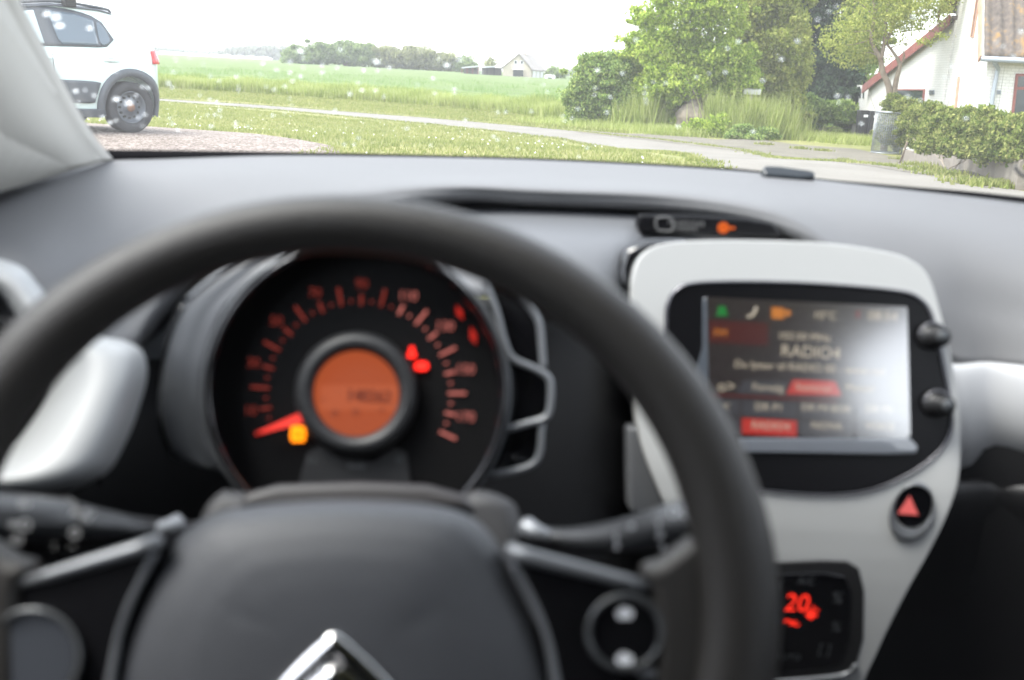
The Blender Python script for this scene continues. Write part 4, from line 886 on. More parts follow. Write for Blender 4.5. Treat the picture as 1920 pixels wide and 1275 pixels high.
# outer shell on the left, grey
shell = [(610, 462), (545, 472), (470, 490), (395, 530), (348, 572), (318, 640), (302, 730), (304, 800), (322, 850), (362, 868), (425, 882), (455, 905)]
ringL = [(668+288*math.cos(a), 735+288*math.sin(a)) for a in np.radians([-98, -107, -125, -143, -155, -172, 180, 170, 158, 152, 146, 143])]
O = crom([(x, y, 0) for x, y in shell], 5); I = crom([(x, y, 0) for x, y in ringL], 5); rows = []
for k, off in ((0, -.09), (0, -.030), (.06, -.020), (.18, -.016), (.5, -.018), (.8, -.016), (1, -.014)):
    rows.append([CP.P(o[0]*(1-k)+i[0]*k, o[1]*(1-k)+i[1]*k, off) for o, i in zip(O, I)])
V, F = loft(rows); sm_ = mesh("side_shell", V, F, mat('mid grey satin shell', (.075, .08, .088), .35), clu); solid(sm_, .002, 0)
# angular pod on the right
pod = [(900, 510), (962, 540), (1014, 600), (1022, 690), (1036, 712), (1036, 775), (1018, 800), (1006, 862), (985, 884), (915, 900), (948, 820), (958, 735), (946, 640), (920, 570)]
slab("side_pod", CP, pod, -.018, .05, M['gloss'], clu, bevel=.004)
def rod(name, pts, r, m_, parent, off, sub=5, pl=CP, squash=1): return MB().tube([pl.P(q[0], q[1], off) for q in (crom([(x, y, 0) for x, y in pts], sub) if sub > 1 else pts)], r, 10, squash=squash).build(name, m_, parent, smooth=True)
rod("pod_trim", [(892, 512), (930, 525), (968, 548), (1000, 585), (1012, 610), (1016, 650), (1019, 692)], .0021, M['silver'], clu, -.014)
rod("pod_trim", [(905, 520), (930, 580), (946, 640), (962, 672), (1000, 690), (1026, 706), (1033, 725), (1031, 768), (1020, 785), (985, 795), (948, 806)], .0022, M['silver'], clu, -.012)
rod("pod_trim", [(1016, 795), (1012, 850), (996, 872), (960, 884), (915, 892)], .0021, M['silver'], clu, -.014)
rod("shell_edge", [(352, 562), (398, 524), (470, 486), (520, 474)], .0022, M['silver'], clu, -.020)
rod("shell_edge", [(344, 572), (314, 640), (299, 730), (302, 800), (320, 850)], .0016, M['gloss'], clu, -.020)
# gauge face with its printed scale
Vd = [CP.P(x, y, -.030) for x, y in circ(*ring_c, 264, 96)]
M['face'] = mat("gauge face black", (.004, .004, .0045), .6, spec=.15); M['scaleR'] = emat("dim red lit scale", (.16, .022, .016), .5); M['scaleP'] = emat("scale with painted pink reflection", (.42, .12, .10), .5); M['faceg'] = mat("gauge grey", (.018, .019, .021), .5)  # scaleP: reflection over the right half put into the scale colour
gf = MB(); gf.add(Vd, [tuple(range(96))[::-1]], 0)
gc = (672, 738)
def gdir(v): a = R(201.6-v*1.259); return math.cos(a), -math.sin(a)
def gbar(v, r0, r1, w_, m):
    c, s = gdir(v); px_, py_ = -s, c; q = [(gc[0]+c*r+px_*e, gc[1]+s*r+py_*e) for r, e in ((r0, -w_), (r1, -w_), (r1, w_), (r0, w_))]
    gf.prism([CP.P(x, y, -.0285) for x, y in q], -CP.n*.001, m)
for v in range(0, 181, 5):
    m = 2 if v >= 108 else 1
    if v % 20 == 0: gbar(v, 168, 202, 2.7, m)
    elif v % 10 == 0:
        gbar(v, 166, 186, 2.7, m); c, s = gdir(v); a = R(201.6-v*1.259)
        put_text(gf, str(v), CP.P(gc[0]+c*205, gc[1]+s*205, -.028), CP.e1, CP.e2, 28*cs, m, rot=0 if True else a, sx=.95)
    else: gbar(v, 171, 177, 2.2, m)
for k in range(2):
    q = [(855+k*27, 572+k*40), (866+k*27, 582+k*44), (869+k*24, 600+k*46), (856+k*25, 590+k*44)]; gf.prism([CP.P(x, y, -.028) for x, y in q], -CP.n*.001, 3)  # red reflections in the dial, put in as glowing marks
M['redm'] = emat("red mark", (.35, .015, .01), .5)
# lower grey plate with faint print
gf.prism([CP.P(x, y, -.0275) for x, y in [(575, 850), (600, 835), (640, 862), (700, 866), (740, 838), (762, 850), (770, 905), (700, 925), (600, 925), (560, 905)]], -CP.n*.001, 4)
put_text(gf, "km/h", CP.P(668, 874, -.0262), CP.e1, CP.e2, 17*cs, 5); put_text(gf, "(  )", CP.P(585, 862, -.0262), CP.e1, CP.e2, 15*cs, 5); put_text(gf, "( )", CP.P(748, 860, -.0262), CP.e1, CP.e2, 15*cs, 5)
gf.build("gauge_face", [M['face'], M['scaleR'], M['scaleP'], M['redm'], M['faceg'], mat("faint print", (.16, .17, .18), .5)], clu)
V, F = loft(ring_rows([(117, -.029), (114, -.020), (100, -.016), (86, -.018), (80, -.024)], c=(668, 738), n=64), True); mesh("display_ring", V, F, mat("display ring plastic", (.018, .019, .021), .5), clu)
M['lcd'] = emat("orange lcd", srgb(172, 80, 46), 1/2.83*1.0); M['lcdd'] = mat("lcd segments", (.02, .008, .005), .5, emit=srgb(110, 40, 28), estr=.25); M['lcdl'] = emat("lcd band", srgb(182, 90, 56), .36)
lc = MB(); lc.add([CP.P(x, y, -.0245) for x, y in circ(668, 738, 82, 48)], [tuple(range(48))[::-1]], 0)
lc.prism([CP.P(x, y, -.0238) for x, y in [(600, 722), (744, 722), (744, 770), (600, 770)]], -CP.n*.0005, 2)
[put_text(lc, "140262", CP.P(692+dx, 744, -.0232), CP.e1, CP.e2, 36*cs, 1, sx=.85) for dx in (-1.2, 0, 1.2)]; put_text(lc, "-", CP.P(607, 747, -.0232), CP.e1, CP.e2, 30*cs, 1)
put_text(lc, "*", CP.P(628, 782, -.0232), CP.e1, CP.e2, 40*cs, 1); put_text(lc, "*", CP.P(667, 780, -.0232), CP.e1, CP.e2, 40*cs, 1); put_text(lc, "+", CP.P(716, 770, -.0232), CP.e1, CP.e2, 24*cs, 1)
lc.build("trip_display", [M['lcd'], M['lcdd'], M['lcdl']], clu)
M['needle'] = mat("red needle", (.4, .02, .015), .4, emit=(.55, .03, .02), estr=.55)
MB().prism([CP.P(x, y, -.020) for x, y in [(562, 774), (568, 793), (492, 812), (486, 808)]], -CP.n*.002).build("needle", M['needle'], clu)
MB().prism([CP.P(x, y, -.0275) for x, y in [(487, 806), (494, 813), (480, 817), (477, 812)]], -CP.n*.001).build("needle_tip", M['redm'], clu)
RL = emat("red warning light", (1.0, .02, .012), 1.1); AL = emat("amber warning light", (1.0, .24, .005), 1.0); AD = mat("lamp symbol shade", (.25, .04, .0), .5, emit=(.7, .10, 0), estr=.4)
mb = MB(); mb.prism([CP.P(x, y, -.027) for x, y in circ(772, 654, 4.5, 14)], -CP.n*.001); mb.prism([CP.P(x, y, -.027) for x, y in [(766, 660), (769, 658), (775, 658), (779, 661), (780, 668), (777, 671), (767, 671), (764, 668)]], -CP.n*.001); mb.build("seat_belt_lamp", RL, clu)
mb = MB(); mb.prism([CP.P(x, y, -.027) for x, y in crom([(775, 679, 0), (790, 672, 0), (804, 677, 0), (805, 691, 0), (797, 698, 0), (783, 698, 0), (775, 692, 0)], 3, True) for x, y in [(x, y)]] if False else [CP.P(q[0], q[1], -.027) for q in crom([(779, 681, 0), (790, 678, 0), (801, 681, 0), (802, 690, 0), (796, 694, 0), (784, 694, 0), (778, 690, 0)], 3, True)], -CP.n*.001)
mb.build("brake_lamp", RL, clu)
mb = MB(); mb.prism([CP.P(x, y, -.027) for x, y in [(546, 800), (556, 798), (571, 801), (573, 816), (570, 828), (548, 829), (544, 820)]], -CP.n*.001, 0)
for x in (553, 560, 566): mb.prism([CP.P(x-1, 808, -.0255), CP.P(x+1, 808, -.0255), CP.P(x+1, 822, -.0255), CP.P(x-1, 822, -.0255)], -CP.n*.001, 1)
mb.build("service_lamp", [AL, AD], clu)
# column shroud between cluster and hub
SP = Plane(660, 950, .53, .55)
slab("column_shroud", SP, [(368, 1090), (360, 990), (374, 935), (410, 912), (450, 916), (500, 932), (600, 940), (760, 938), (840, 930), (890, 912), (935, 912), (968, 940), (985, 990), (990, 1090)], 0, .06, M['shroud'], mycar, bevel=.012, seg=5)
slab("shroud_crown", SP, [(440, 960), (455, 922), (520, 905), (670, 900), (800, 905), (870, 924), (900, 960)], .004, .03, mat("upper shroud plastic", (.018, .016, .017), .5), mycar, bevel=.008, seg=4)
# ---------------------------------------------------------------- column stalks
def stalk(pts, rads, marks, name="column_stalk", lab=None):
    r = emp(name, PY(*pts[0]), parent=mycar); 
    if lab: r["label"] = lab
    P = crom([PY(*q) for q in pts], 6); rd = np.interp(np.linspace(0, 1, len(P)), np.linspace(0, 1, len(rads)), rads)
    MB().tube(P, rd, 20, squash=.8).build("lever", mat("stalk plastic", (.02, .021, .023), .32), r, smooth=True)
    return r
st = stalk([(372, 992, .535), (320, 992, .52), (250, 990, .50), (185, 985, .49), (120, 978, .48), (60, 975, .47), (-60, 970, .455), (-160, 965, .45)], [.005, .006, .0075, .0105, .0135, .0145, .0155, .013], None, lab="left stalk with the light symbols")
mk = MB()
def onlever(mb, s, px, py, Y, h, sx=1): mb_c = PY(px, py, Y); put_text(mb, s, mb_c, RX*1.0, UP*1.0, h*Y/FPX, 0, sx=sx)
for s, x, y, h in (("II0", 45, 945, 26), ("=O", 38, 985, 34), ("-O", 30, 1012, 26), ("AUTO", 155, 962, 18), ("0D", 160, 974, 18), ("O", 140, 1000, 30), ("..", 135, 1018, 30), (":", 102, 1022, 26)):
    onlever(mk, s, x, y, .455 if x > 90 else .445, h)
mk.build("symbol_print", M['white_print'], st)
MB().tube([PY(128, 978, .482), PY(118, 978, .48)], .0146, 20, squash=.8).build("collar", M['black'], st, smooth=True)
MB().tube(crom([PY(336, 986, .515), PY(315, 991, .51), PY(285, 996, .505)], 4), np.linspace(.0065, .0035, 9), 12).build("stalk_highlight", M['silver'], st, smooth=True)  # silver taper put in for the highlight on the left stalk
st = stalk([(960, 1000, .54), (1000, 1004, .53), (1060, 1010, .52), (1130, 1010, .51), (1200, 1000, .50), (1260, 985, .49), (1330, 972, .48), (1400, 965, .475)], [.006, .006, .007, .010, .0125, .0135, .014, .0135], None, lab="right stalk with the wiper symbols")
MB().tube(crom([PY(986, 990, .515), PY(1005, 999, .51), (PY(1030, 1007, .508))], 4), np.linspace(.0062, .0035, 9), 12).build("stalk_highlight", M['silver'], st, smooth=True)  # silver taper put in for the right stalk's highlight
mk = MB()
for s, x, y, h in (("8", 1155, 1008, 20), ("8", 1157, 1025, 20), ("o", 1184, 985, 26), ("OO", 1275, 962, 30), ("T", 1235, 985, 24), ("O", 1237, 1003, 20), ("t", 1243, 1025, 22), ("-o-", 1278, 1018, 20)): onlever(mk, s, x, y, .465, h)
mk.build("symbol_print", M['white_print'], st)
# ---------------------------------------------------------------- steering wheel
sw = emp("steering_wheel", CAM+np.array([-.0688, .4058, -.2214]), parent=mycar)
WP = Plane(None, 0, 0, 0); WP.c = CAM+np.array([-.0688, .4058, -.2214]); WP.set(.33)
V = []; na, nb = 144, 20
for i in range(na):
    a = 2*math.pi*i/na; tp = max(0, math.sin(a)); ex, ey = .170, .1665-.0045*tp
    c = WP.c+WP.e1*ex*math.cos(a)+WP.e2*ey*math.sin(a); rad = WP.e1*math.cos(a)+WP.e2*math.sin(a)
    g = math.exp(-((a+.0)/.5)**2)+math.exp(-((a-2*math.pi)/.5)**2)+math.exp(-((a-math.pi)/.5)**2)
    r_in = .0161-.0035*tp**2+.0015*g; r_n = .0145
    for j in range(nb):
        b = 2*math.pi*j/nb; V.append(c+rad*r_in*math.cos(b)+WP.n*r_n*math.sin(b))
F = [(i*nb+j, i*nb+(j+1) % nb, ((i+1) % na)*nb+(j+1) % nb, ((i+1) % na)*nb+j) for i in range(na) for j in range(nb)]
mesh("rim", V, [f[::-1] for f in F], M['rim'], sw)
# hub: domed pad
hub_o = [(205, 1275), (228, 1190), (262, 1110), (305, 1045), (345, 1000), (385, 972), (440, 954), (560, 941), (680, 938), (800, 946), (868, 962), (912, 992), (945, 1040), (985, 1120), (1018, 1190), (1045, 1275), (1055, 1360), (1000, 1460), (880, 1530), (640, 1560), (400, 1540), (270, 1470), (200, 1370)]
HO = crom([(x, y, 0) for x, y in hub_o], 5, True); hc = (635, 1240); rows = []
for s, off in ((1.0, -.050), (1.0, -.014), (.985, -.006), (.955, -.001), (.90, .004), (.8, .0085), (.65, .0125), (.48, .0145), (.3, .0155), (.12, .016), (.01, .016)):
    row = []
    for q in HO:
        x, y = hc[0]+(q[0]-hc[0])*s, hc[1]+(q[1]-hc[1])*s
        cr = sum(-.0006*math.exp(-((x-cx_)/9)**2)*(1/(1+math.exp(-(y-1150)/25))) for cx_ in (468, 792)) if .1 < s < .99 else 0
        row.append(WP.P(x, y, off+cr-.008))
    rows.append(row)
# denser concentric rows for the creases
dense = []
for i in range(len(rows)-1):
    for k in range(3): dense.append([a*(1-k/3)+b*(k/3) for a, b in zip(rows[i], rows[i+1])])
dense.append(rows[-1]); V, F = loft(dense, True); mesh("hub_pad", V, F, M['hub'], sw)
# emblem: two stacked rounded chevrons in chrome
def chevron(name, apex, wl_, wr_, drop, th, off, dep):
    ax, ay = apex
    P0 = [(ax-wl_, ay+drop), (ax-wl_*.45, ay+drop*.42), (ax-22, ay+16), (ax-6, ay+2), (ax+10, ay+1), (ax+28, ay+12), (ax+wr_*.5, ay+drop*.42), (ax+wr_, ay+drop)]
    P1 = [(ax+wr_-th*.95, ay+drop), (ax+wr_*.5-th*.6, ay+drop*.42+th*.75), (ax+20, ay+16+th), (ax+4, ay+th+4), (ax-6, ay+th+5), (ax-18, ay+17+th), (ax-wl_*.45+th*.6, ay+drop*.42+th*.75), (ax-wl_+th*.95, ay+drop)]
    P0 = crom([(x, y, 0) for x, y in P0], 5); P1 = crom([(x, y, 0) for x, y in P1], 5); P1 = P1[::-1]
    rows = []
    for k, o_ in ((0, off-dep), (0, off-.001), (.12, off), (.5, off+.0025), (.88, off), (1, off-.001), (1, off-dep)):
        rows.append([WP.P(a[0]*(1-k)+b[0]*k, a[1]*(1-k)+b[1]*k, o_) for a, b in zip(P0, P1)])
    V, F = loft(rows); return mesh(name, V, F, M['chrome'], sw)
chevron("emblem", (622, 1186), 180, 180, 165, 44, .013, .01)
chevron("emblem", (622, 1246), 165, 165, 150, 40, .013, .01)
# spokes with gloss panels
def spoke(mir):
    X = (lambda x: x) if not mir else (lambda x: 1252-x)
    s_ = lambda p: [(X(x), y) for x, y in p]
    if mir: s_ = lambda p: [(X(x), y-18+.09*(x-940)*.5) for x, y in p]
    slab("spoke_root", WP, s_([(1196, 1066), (1240, 1056), (1290, 1020), (1345, 980), (1400, 1100), (1400, 1300), (1290, 1420), (1230, 1290), (1232, 1180), (1225, 1110)]), .004, .022, M['rim'], sw, bevel=.008, seg=5)
    sp = slab("spoke_panel", WP, s_([(946, 1026), (1000, 1042), (1235, 1098), (1256, 1130), (1275, 1275), (1290, 1420), (1090, 1420), (1050, 1275), (1010, 1150), (970, 1070)]), -.002, .02, M['satin'], sw, bevel=.002)
    MB().tube([WP.P(x, y, -.001) for x, y in s_([(950, 1030), (1000, 1046), (1080, 1066), (1160, 1086), (1232, 1102)])], [.0030, .0032, .003, .0026, .0018], 10).build("spoke_trim", M['silver'], sw, smooth=True)
    MB().tube([WP.P(q[0], q[1], -.004) for q in crom([(x, y, 0) for x, y in s_([(962, 1052), (985, 1095), (1012, 1150), (1030, 1200), (1040, 1260), (1050, 1320)])], 4)], .0022, 10).build("spoke_trim", M['silver'], sw, smooth=True)
    cx_, cy_ = (1172, 1186) if not mir else (60, 1232); R_ = 72 if not mir else 92
    V, F = loft([[WP.P(x, y, o_) for x, y in circ(cx_, cy_, r, 48)] for r, o_ in ((R_+3, -.002), (R_+1, .0035), (R_-6, .004), (R_-9, .001))], True)
    mesh("switch_ring", V, F, mat("dark satin ring", (.09, .095, .10), .3, metal=.4), sw)
    MB().prism([WP.P(x, y, .0015) for x, y in circ(cx_, cy_, R_-10, 40)], -WP.n*.003).build("switch_pad", M['satin'] if not mir else mat("switch pad with painted reflection", (.05, .055, .065), .12, coat=1), sw, bevel=.0008)  # left pad: grey-blue reflection put into the base colour
    if not mir:
        mb = MB()
        for yy in (1151, 1237):
            mb.prism([WP.P(cx_+dx, yy+dy, .0022) for dx, dy in ((-14, -7), (10, -9), (15, -3), (13, 8), (-12, 9), (-16, 2))], -WP.n*.0004)
            mb.prism([WP.P(cx_+dx, yy+dy, .0022) for dx, dy in ((-10, -12), (2, -13), (4, -9), (-8, -9))], -WP.n*.0004)
        mb.build("switch_symbols", M['white_print'], sw)
        MB().tube([WP.P(1195, 1262, 0), WP.P(1282, 1262, 0)], .0016, 8).build("switch_edge", M['silver'], sw, smooth=True)
spoke(False); spoke(True)
# ---------------------------------------------------------------- infotainment unit and centre console
inf = emp("infotainment_console", PY(1490, 1000, .80), parent=mycar)
IP = Plane(1500, 700, .78, .235)
ss = .78/FPX
housing_o = [(1186, 560), (1190, 510), (1206, 476), (1240, 458), (1310, 451), (1440, 451), (1560, 457), (1670, 474), (1715, 492), (1742, 520), (1762, 580), (1782, 660), (1796, 750), (1801, 830), (1797, 900), (1778, 960), (1745, 1030), (1700, 1110), (1660, 1190), (1632, 1250), (1600, 1300), (1500, 1330), (1370, 1330), (1330, 1200), (1300, 1060), (1240, 930), (1200, 820), (1188, 700)]
hb = slab("housing", IP, housing_o, 0, .08, M['housing'], inf, bevel=.024, seg=8, smooth_pts=4)
slab("side_cheek", IP, [(1158, 540), (1156, 500), (1172, 462), (1215, 446), (1300, 446), (1300, 900), (1215, 900), (1180, 760)], -.022, .045, M['gloss'], inf, bevel=.008, seg=4)
slab("side_panel", IP, [(1176, 800), (1300, 800), (1330, 1000), (1290, 1000), (1180, 960)], -.012, .04, M['shelf'], inf, bevel=.004)
glass_o = [(1250, 610), (1254, 570), (1272, 543), (1310, 531), (1420, 529), (1550, 534), (1680, 546), (1722, 560), (1745, 590), (1762, 660), (1778, 740), (1784, 790), (1772, 830), (1735, 868), (1680, 900), (1620, 921), (1540, 927), (1430, 918), (1330, 890), (1270, 840), (1252, 760)]
slab("glass_panel", IP, glass_o, .0012, .01, M['satin'], inf, bevel=.002, smooth_pts=4)
V, F = loft([[IP.P(1500+(q[0]-1500)*s, 720+(q[1]-720)*s, o_) for q in crom([(x, y, 0) for x, y in glass_o], 4, True)] for s, o_ in ((1.018, .0002), (1.01, .0022), (1.0, .0024), (.995, .0010))], True)
mesh("glass_rim", V, F, mat("dark metal rim", (.12, .12, .135), .25, metal=.7), inf)
scr = MB(); E_ = 1/2.83
cols = dict(bg=srgb(46, 41, 43), grey=srgb(66, 68, 76), red=srgb(196, 52, 44), txt=srgb(205, 198, 182), orange=srgb(214, 132, 48), green=srgb(24, 140, 60), dred=srgb(78, 28, 28), line=srgb(110, 30, 28), panel=srgb(90, 95, 105))
def scm(n, c, rough=.10):
    m = mat("screen "+n, (.008, .008, .009), rough, emit=c, estr=E_, spec=1.0, coat=1.0); m.node_tree.nodes['Principled BSDF'].inputs['Coat Tint'].default_value = (1, .95, .88, 1); m.node_tree.nodes['Principled BSDF'].inputs['Coat IOR'].default_value = 2.9; m.node_tree.nodes['Principled BSDF'].inputs['Coat Roughness'].default_value = .13; m.node_tree.nodes['Principled BSDF'].inputs['Roughness'].default_value = .2; return m
order = list(cols); smats = [scm(k, cols[k]) for k in order]; ix = {k: i for i, k in enumerate(order)}
def sq(x0, y0, x1, y1, k, off): sk = .052; scr.prism([IP.P(x, y, off) for x, y in ((x0, y0), (x1, y0+(x1-x0)*sk), (x1, y1+(x1-x0)*sk), (x0, y1))], -IP.n*.0003, ix[k])
scr.prism([IP.P(x, y, .0022) for x, y in ((1326, 557), (1701, 575), (1707, 817), (1330, 812))], -IP.n*.0008, ix['bg'])
sq(1329, 600, 1440, 642, 'dred', .0026); sq(1332, 738, 1570, 741, 'line', .0026)
scr.prism([IP.P(x, y, .0026) for x, y in ((1395, 713), (1478, 716), (1472, 741), (1380, 737))], -IP.n*.0003, ix['grey'])
scr.prism([IP.P(x, y, .0028) for x, y in ((1487, 712), (1566, 715), (1578, 742), (1474, 739))], -IP.n*.0003, ix['red'])
for k, (a, b) in enumerate(((1334, 1387), (1391, 1494), (1498, 1600), (1604, 1702))):
    sq(a, 747+(a-1334)*.045, b, 777+(a-1334)*.045, 'grey', .0026); sq(a, 781+(a-1334)*.045, b, 811+(a-1334)*.045, 'red' if k == 1 else 'grey', .0026)
def st_(s, x, y, h, k='txt', sx=1): put_text(scr, s, IP.P(x, y, .0030), IP.e1, IP.e2, h*ss*1.3, ix[k], sx=sx)
for a in (("FM", 1351, 625, 17, 'orange'), ("10°C", 1547, 592, 17), ("08:54", 1655, 593, 20), ("I", 1609, 590, 16, 'red'), ("103.50 MHz", 1508, 632, 16), ("RADIO4", 1520, 661, 25), ("Du lytter til RADIO IIII - www.rad", 1518, 690, 16), ("Forvalg", 1440, 727, 16), ("Stationer", 1526, 727, 15), ("Manuel", 1612, 728, 15),
          ("DR P1", 1442, 764, 16), ("DR P4 BOR", 1549, 766, 15), ("DR P5", 1648, 768, 15), ("RADIO4", 1445, 799, 16), ("NOVA", 1550, 799, 16), ("VOICE", 1650, 800, 15), ("<", 1362, 762, 18), ("o>", 1362, 725, 24)): st_(*a)
# status icons
scr.prism([IP.P(x, y, .003) for x, y in ((1347, 574), (1360, 574), (1363, 588), (1366, 592), (1341, 592), (1346, 586))], -IP.n*.0003, ix['green'])
scr.tube([IP.P(q[0], q[1], .003) for q in crom([(1401, 593, 0), (1409, 592, 0), (1416, 584, 0), (1418, 575, 0)], 4)], [.0011]*13, 6, ix['txt'])
sq(1447, 576, 1470, 597, 'orange', .003); scr.prism([IP.P(1477+6*math.cos(a), 587+6*math.sin(a), .003) for a in np.linspace(0, 6.28, 12, endpoint=False)], -IP.n*.0003, ix['orange'])
scr.build("touch_screen", smats, inf)
slab("ledge_reflection", IP, [(1385, 822), (1708, 822), (1722, 838), (1718, 850), (1660, 852), (1392, 848)], .003, .003, mat("painted ledge reflection", (.12, .13, .15), .2, coat=1), inf, bevel=.001)  # pale blue-grey colour puts in the reflection below the screen
slab("side_reflection", IP, [(1318, 560), (1325, 556), (1331, 818), (1300, 760), (1304, 700), (1318, 650)], .0028, .002, mat("painted side reflection", (.07, .08, .095), .15, coat=1), inf, bevel=.0008)  # pale wedge: reflection left of the screen put in as a slab
for cx_, cy_ in ((1748, 631), (1757, 757)):
    kn = emp("knob", IP.P(cx_, cy_, 0), parent=inf)
    ax_ = IP.n*.95+np.array([.1, 0, .0]); ax_ /= np.linalg.norm(ax_); c = IP.P(cx_-6, cy_, 0)
    MB().tube([c, c+ax_*.006, c+ax_*.0065, c+ax_*.019, c+ax_*.021], [.0105, .0105, .0075, .0072, .0062], 28).build("barrel", mat("knob black", (.012, .012, .013), .45, spec=.3), kn, smooth=True)
    mb = MB()
    MB().tube([c+ax_*.0208, c+ax_*.0222], [.0048, .0042], 24).build("cap", mat("knob cap", (.07, .075, .08), .3, metal=.3), kn, smooth=True)
    MB().tube([c+IP.e1*.0102*math.cos(a)+IP.e2*.0102*math.sin(a)+ax_*.006 for a in np.linspace(.6, 3.2, 16)], .0012, 6).build("chrome_arc", mat('dim chrome arc', (.10, .10, .11), .3, metal=.5), kn, smooth=True)
# hazard switch in its oval recess
hz = emp("hazard_switch", IP.P(1710, 955, 0), parent=inf)
el = lambda cx_, cy_, rx, ry, rot, n=40: [(cx_+rx*math.cos(a)*math.cos(rot)-ry*math.sin(a)*math.sin(rot), cy_+rx*math.cos(a)*math.sin(rot)+ry*math.sin(a)*math.cos(rot)) for a in np.linspace(0, 2*math.pi, n, endpoint=False)]
MB().prism([IP.P(x, y, .0012) for x, y in el(1714, 948, 34, 43, .35)], -IP.n*.004).build("button", M['gloss'], hz, bevel=.0008)
V, F = loft([[IP.P(x, y, o_) for x, y in el(1712+dx, 952+dy, 40*k, 52*k, .35)] for k, o_, dx, dy in ((1.05, -.001, -2, 12), (1.03, .0028, -2, 10), (.97, .003, -1, 6), (.88, .0014, 2, -3))], True); mesh("recess_rim", V, F, M['silver'], hz)  # silver colour set low puts in the reflection under the switch
mb = MB(); mb.prism([IP.P(x, y, .002) for x, y in ((1706, 930), (1722, 966), (1684, 963))], -IP.n*.0005); mb.build("triangle", mat("hazard triangle", (.35, .05, .05), .5, emit=(.5, .10, .09), estr=.3), hz)
# climate panel
cl = emp("climate_panel", IP.P(1530, 1160, 0), parent=inf)
slab("panel_surround", IP, [(1370, 1062), (1440, 1054), (1540, 1050), (1590, 1052), (1612, 1066), (1622, 1110), (1620, 1200), (1605, 1252), (1580, 1272), (1480, 1290), (1370, 1290)], .0012, .01, mat("matte black surround", (.012, .012, .013), .6), cl, bevel=.002)
slab("panel_face", IP, [(1380, 1085), (1460, 1076), (1545, 1073), (1585, 1080), (1597, 1110), (1594, 1200), (1578, 1246), (1540, 1256), (1460, 1262), (1380, 1262)], .0022, .01, M['gloss'], cl, bevel=.002)
rod("panel_lip", [(1400, 1282), (1480, 1277), (1560, 1270), (1592, 1262), (1606, 1246)], .0022, M['silver'], cl, .0015, pl=IP)
mb = MB(); V_ = lambda s, x, y, h, m=0, sh_=0: put_text(mb, s, IP.P(x, y, .003), IP.e1, IP.e2+IP.e1*.18, h*ss*1.35, m)
V_("20", 1495, 1132, 36); V_("~", 1482, 1164, 34); V_("*", 1520, 1160, 44); V_("~", 1490, 1170, 28)
mb.prism([IP.P(x, y, .003) for x, y in circ(1520, 1154, 7, 12)], -IP.n*.0003); mb.build("temperature_display", emat("red led digits", (1, .03, .015), .55), cl)
mb = MB(); V_("A/C", 1512, 1090, 15); V_("%", 1570, 1122, 24); V_("%", 1568, 1176, 20); V_("AUTO", 1478, 1232, 13); V_("[ ]", 1546, 1217, 20); V_("(", 1466, 1095, 18)
mb.build("button_print", mat("faint button print", (.07, .075, .08), .5), cl)
# the console face curves back under below the glass panel
def bend_children(root):
    zr0 = IP.P(1500, 860)
    for o in [c for c in root.children_recursive if c.type == 'MESH']:
        me = o.data; org = np.array(o.location); q = o.parent
        while q is not None: org = org+np.array(q.location); q = q.parent
        bm = bmesh.new(); bm.from_mesh(me)
        if o.name.startswith(("housing", "panel_", "side_panel", "climate")):
            for k in range(14):
                c_ = zr0-IP.e2*(.0+.018*k)-org; g_ = bm.verts[:]+bm.edges[:]+bm.faces[:]
                bmesh.ops.bisect_plane(bm, geom=g_, plane_co=Vector(c_), plane_no=Vector(IP.e2), dist=1e-5)
        for v in bm.verts:
            p_ = np.array(v.co)+org; t_ = (zr0-p_)@IP.e2
            if t_ > 0: v.co = Vector(CAM+(p_-CAM)*(1+3.2*t_*t_/(1+4*t_))-org)
        bm.to_mesh(me); bm.free(); me.update()
bend_children(inf)
# warning strip in the recess
ws_ = emp("warning_strip", PY(1320, 420, .87), parent=mycar); TP = Plane(1320, 420, .87, .15)
slab("strip", TP, [(1197, 401), (1300, 403), (1400, 409), (1450, 418), (1470, 445), (1440, 446), (1200, 438), (1194, 420)], 0, .02, M['satin'], ws_, bevel=.003)
mb = MB(); sq_ = crom([(1231, 410, 0), (1246, 407, 0), (1260, 411, 0), (1262, 424, 0), (1258, 433, 0), (1236, 432, 0), (1230, 424, 0)], 3, True)
mb.tube([TP.P(q[0], q[1], .0008) for q in sq_+[sq_[0]]], .0009, 6, cap=False)
put_text(mb, "PASSENGER", TP.P(1287, 419, .001), TP.e1, TP.e2, 10*.9/FPX*1.3, 0); put_text(mb, "AIRBAG", TP.P(1287, 429, .001), TP.e1, TP.e2, 9*.9/FPX*1.3, 0)
mb.build("strip_print", mat("dim strip print", (.10, .10, .10), .5), ws_)
mb = MB(); mb.tube([TP.P(1356+7*math.cos(a), 427+7*math.sin(a), .001) for a in np.linspace(0, 6.283, 20)], .0016, 8, cap=False); mb.prism([TP.P(x, y, .001) for x, y in circ(1357, 427, 3, 10)], -TP.n*.0003)
mb.prism([TP.P(x, y, .001) for x, y in ((1364, 425), (1378, 425), (1378, 430), (1364, 430))], -TP.n*.0003); mb.build("airbag_off_lamp", emat("orange lamp", (1, .16, .01), .28), ws_)
# grey cap and curved hose at the windscreen base
slab("nozzle_cap", Plane(1480, 321, 1.115, .9), [(1429, 314), (1436, 309), (1460, 310), (1520, 318), (1530, 322), (1528, 332), (1500, 333), (1434, 328)], .004, .012, mat("grey nozzle plastic", (.012, .016, .02), .3), mycar, bevel=.003)
MB().tube([PY(q[0], q[1], 1.04) for q in crom([(1904, 312, 0), (1908, 321, 0), (1916, 328, 0), (1935, 334, 0)], 4)], .0018, 8).build("wiper_blade", M['black'], mycar, smooth=True)
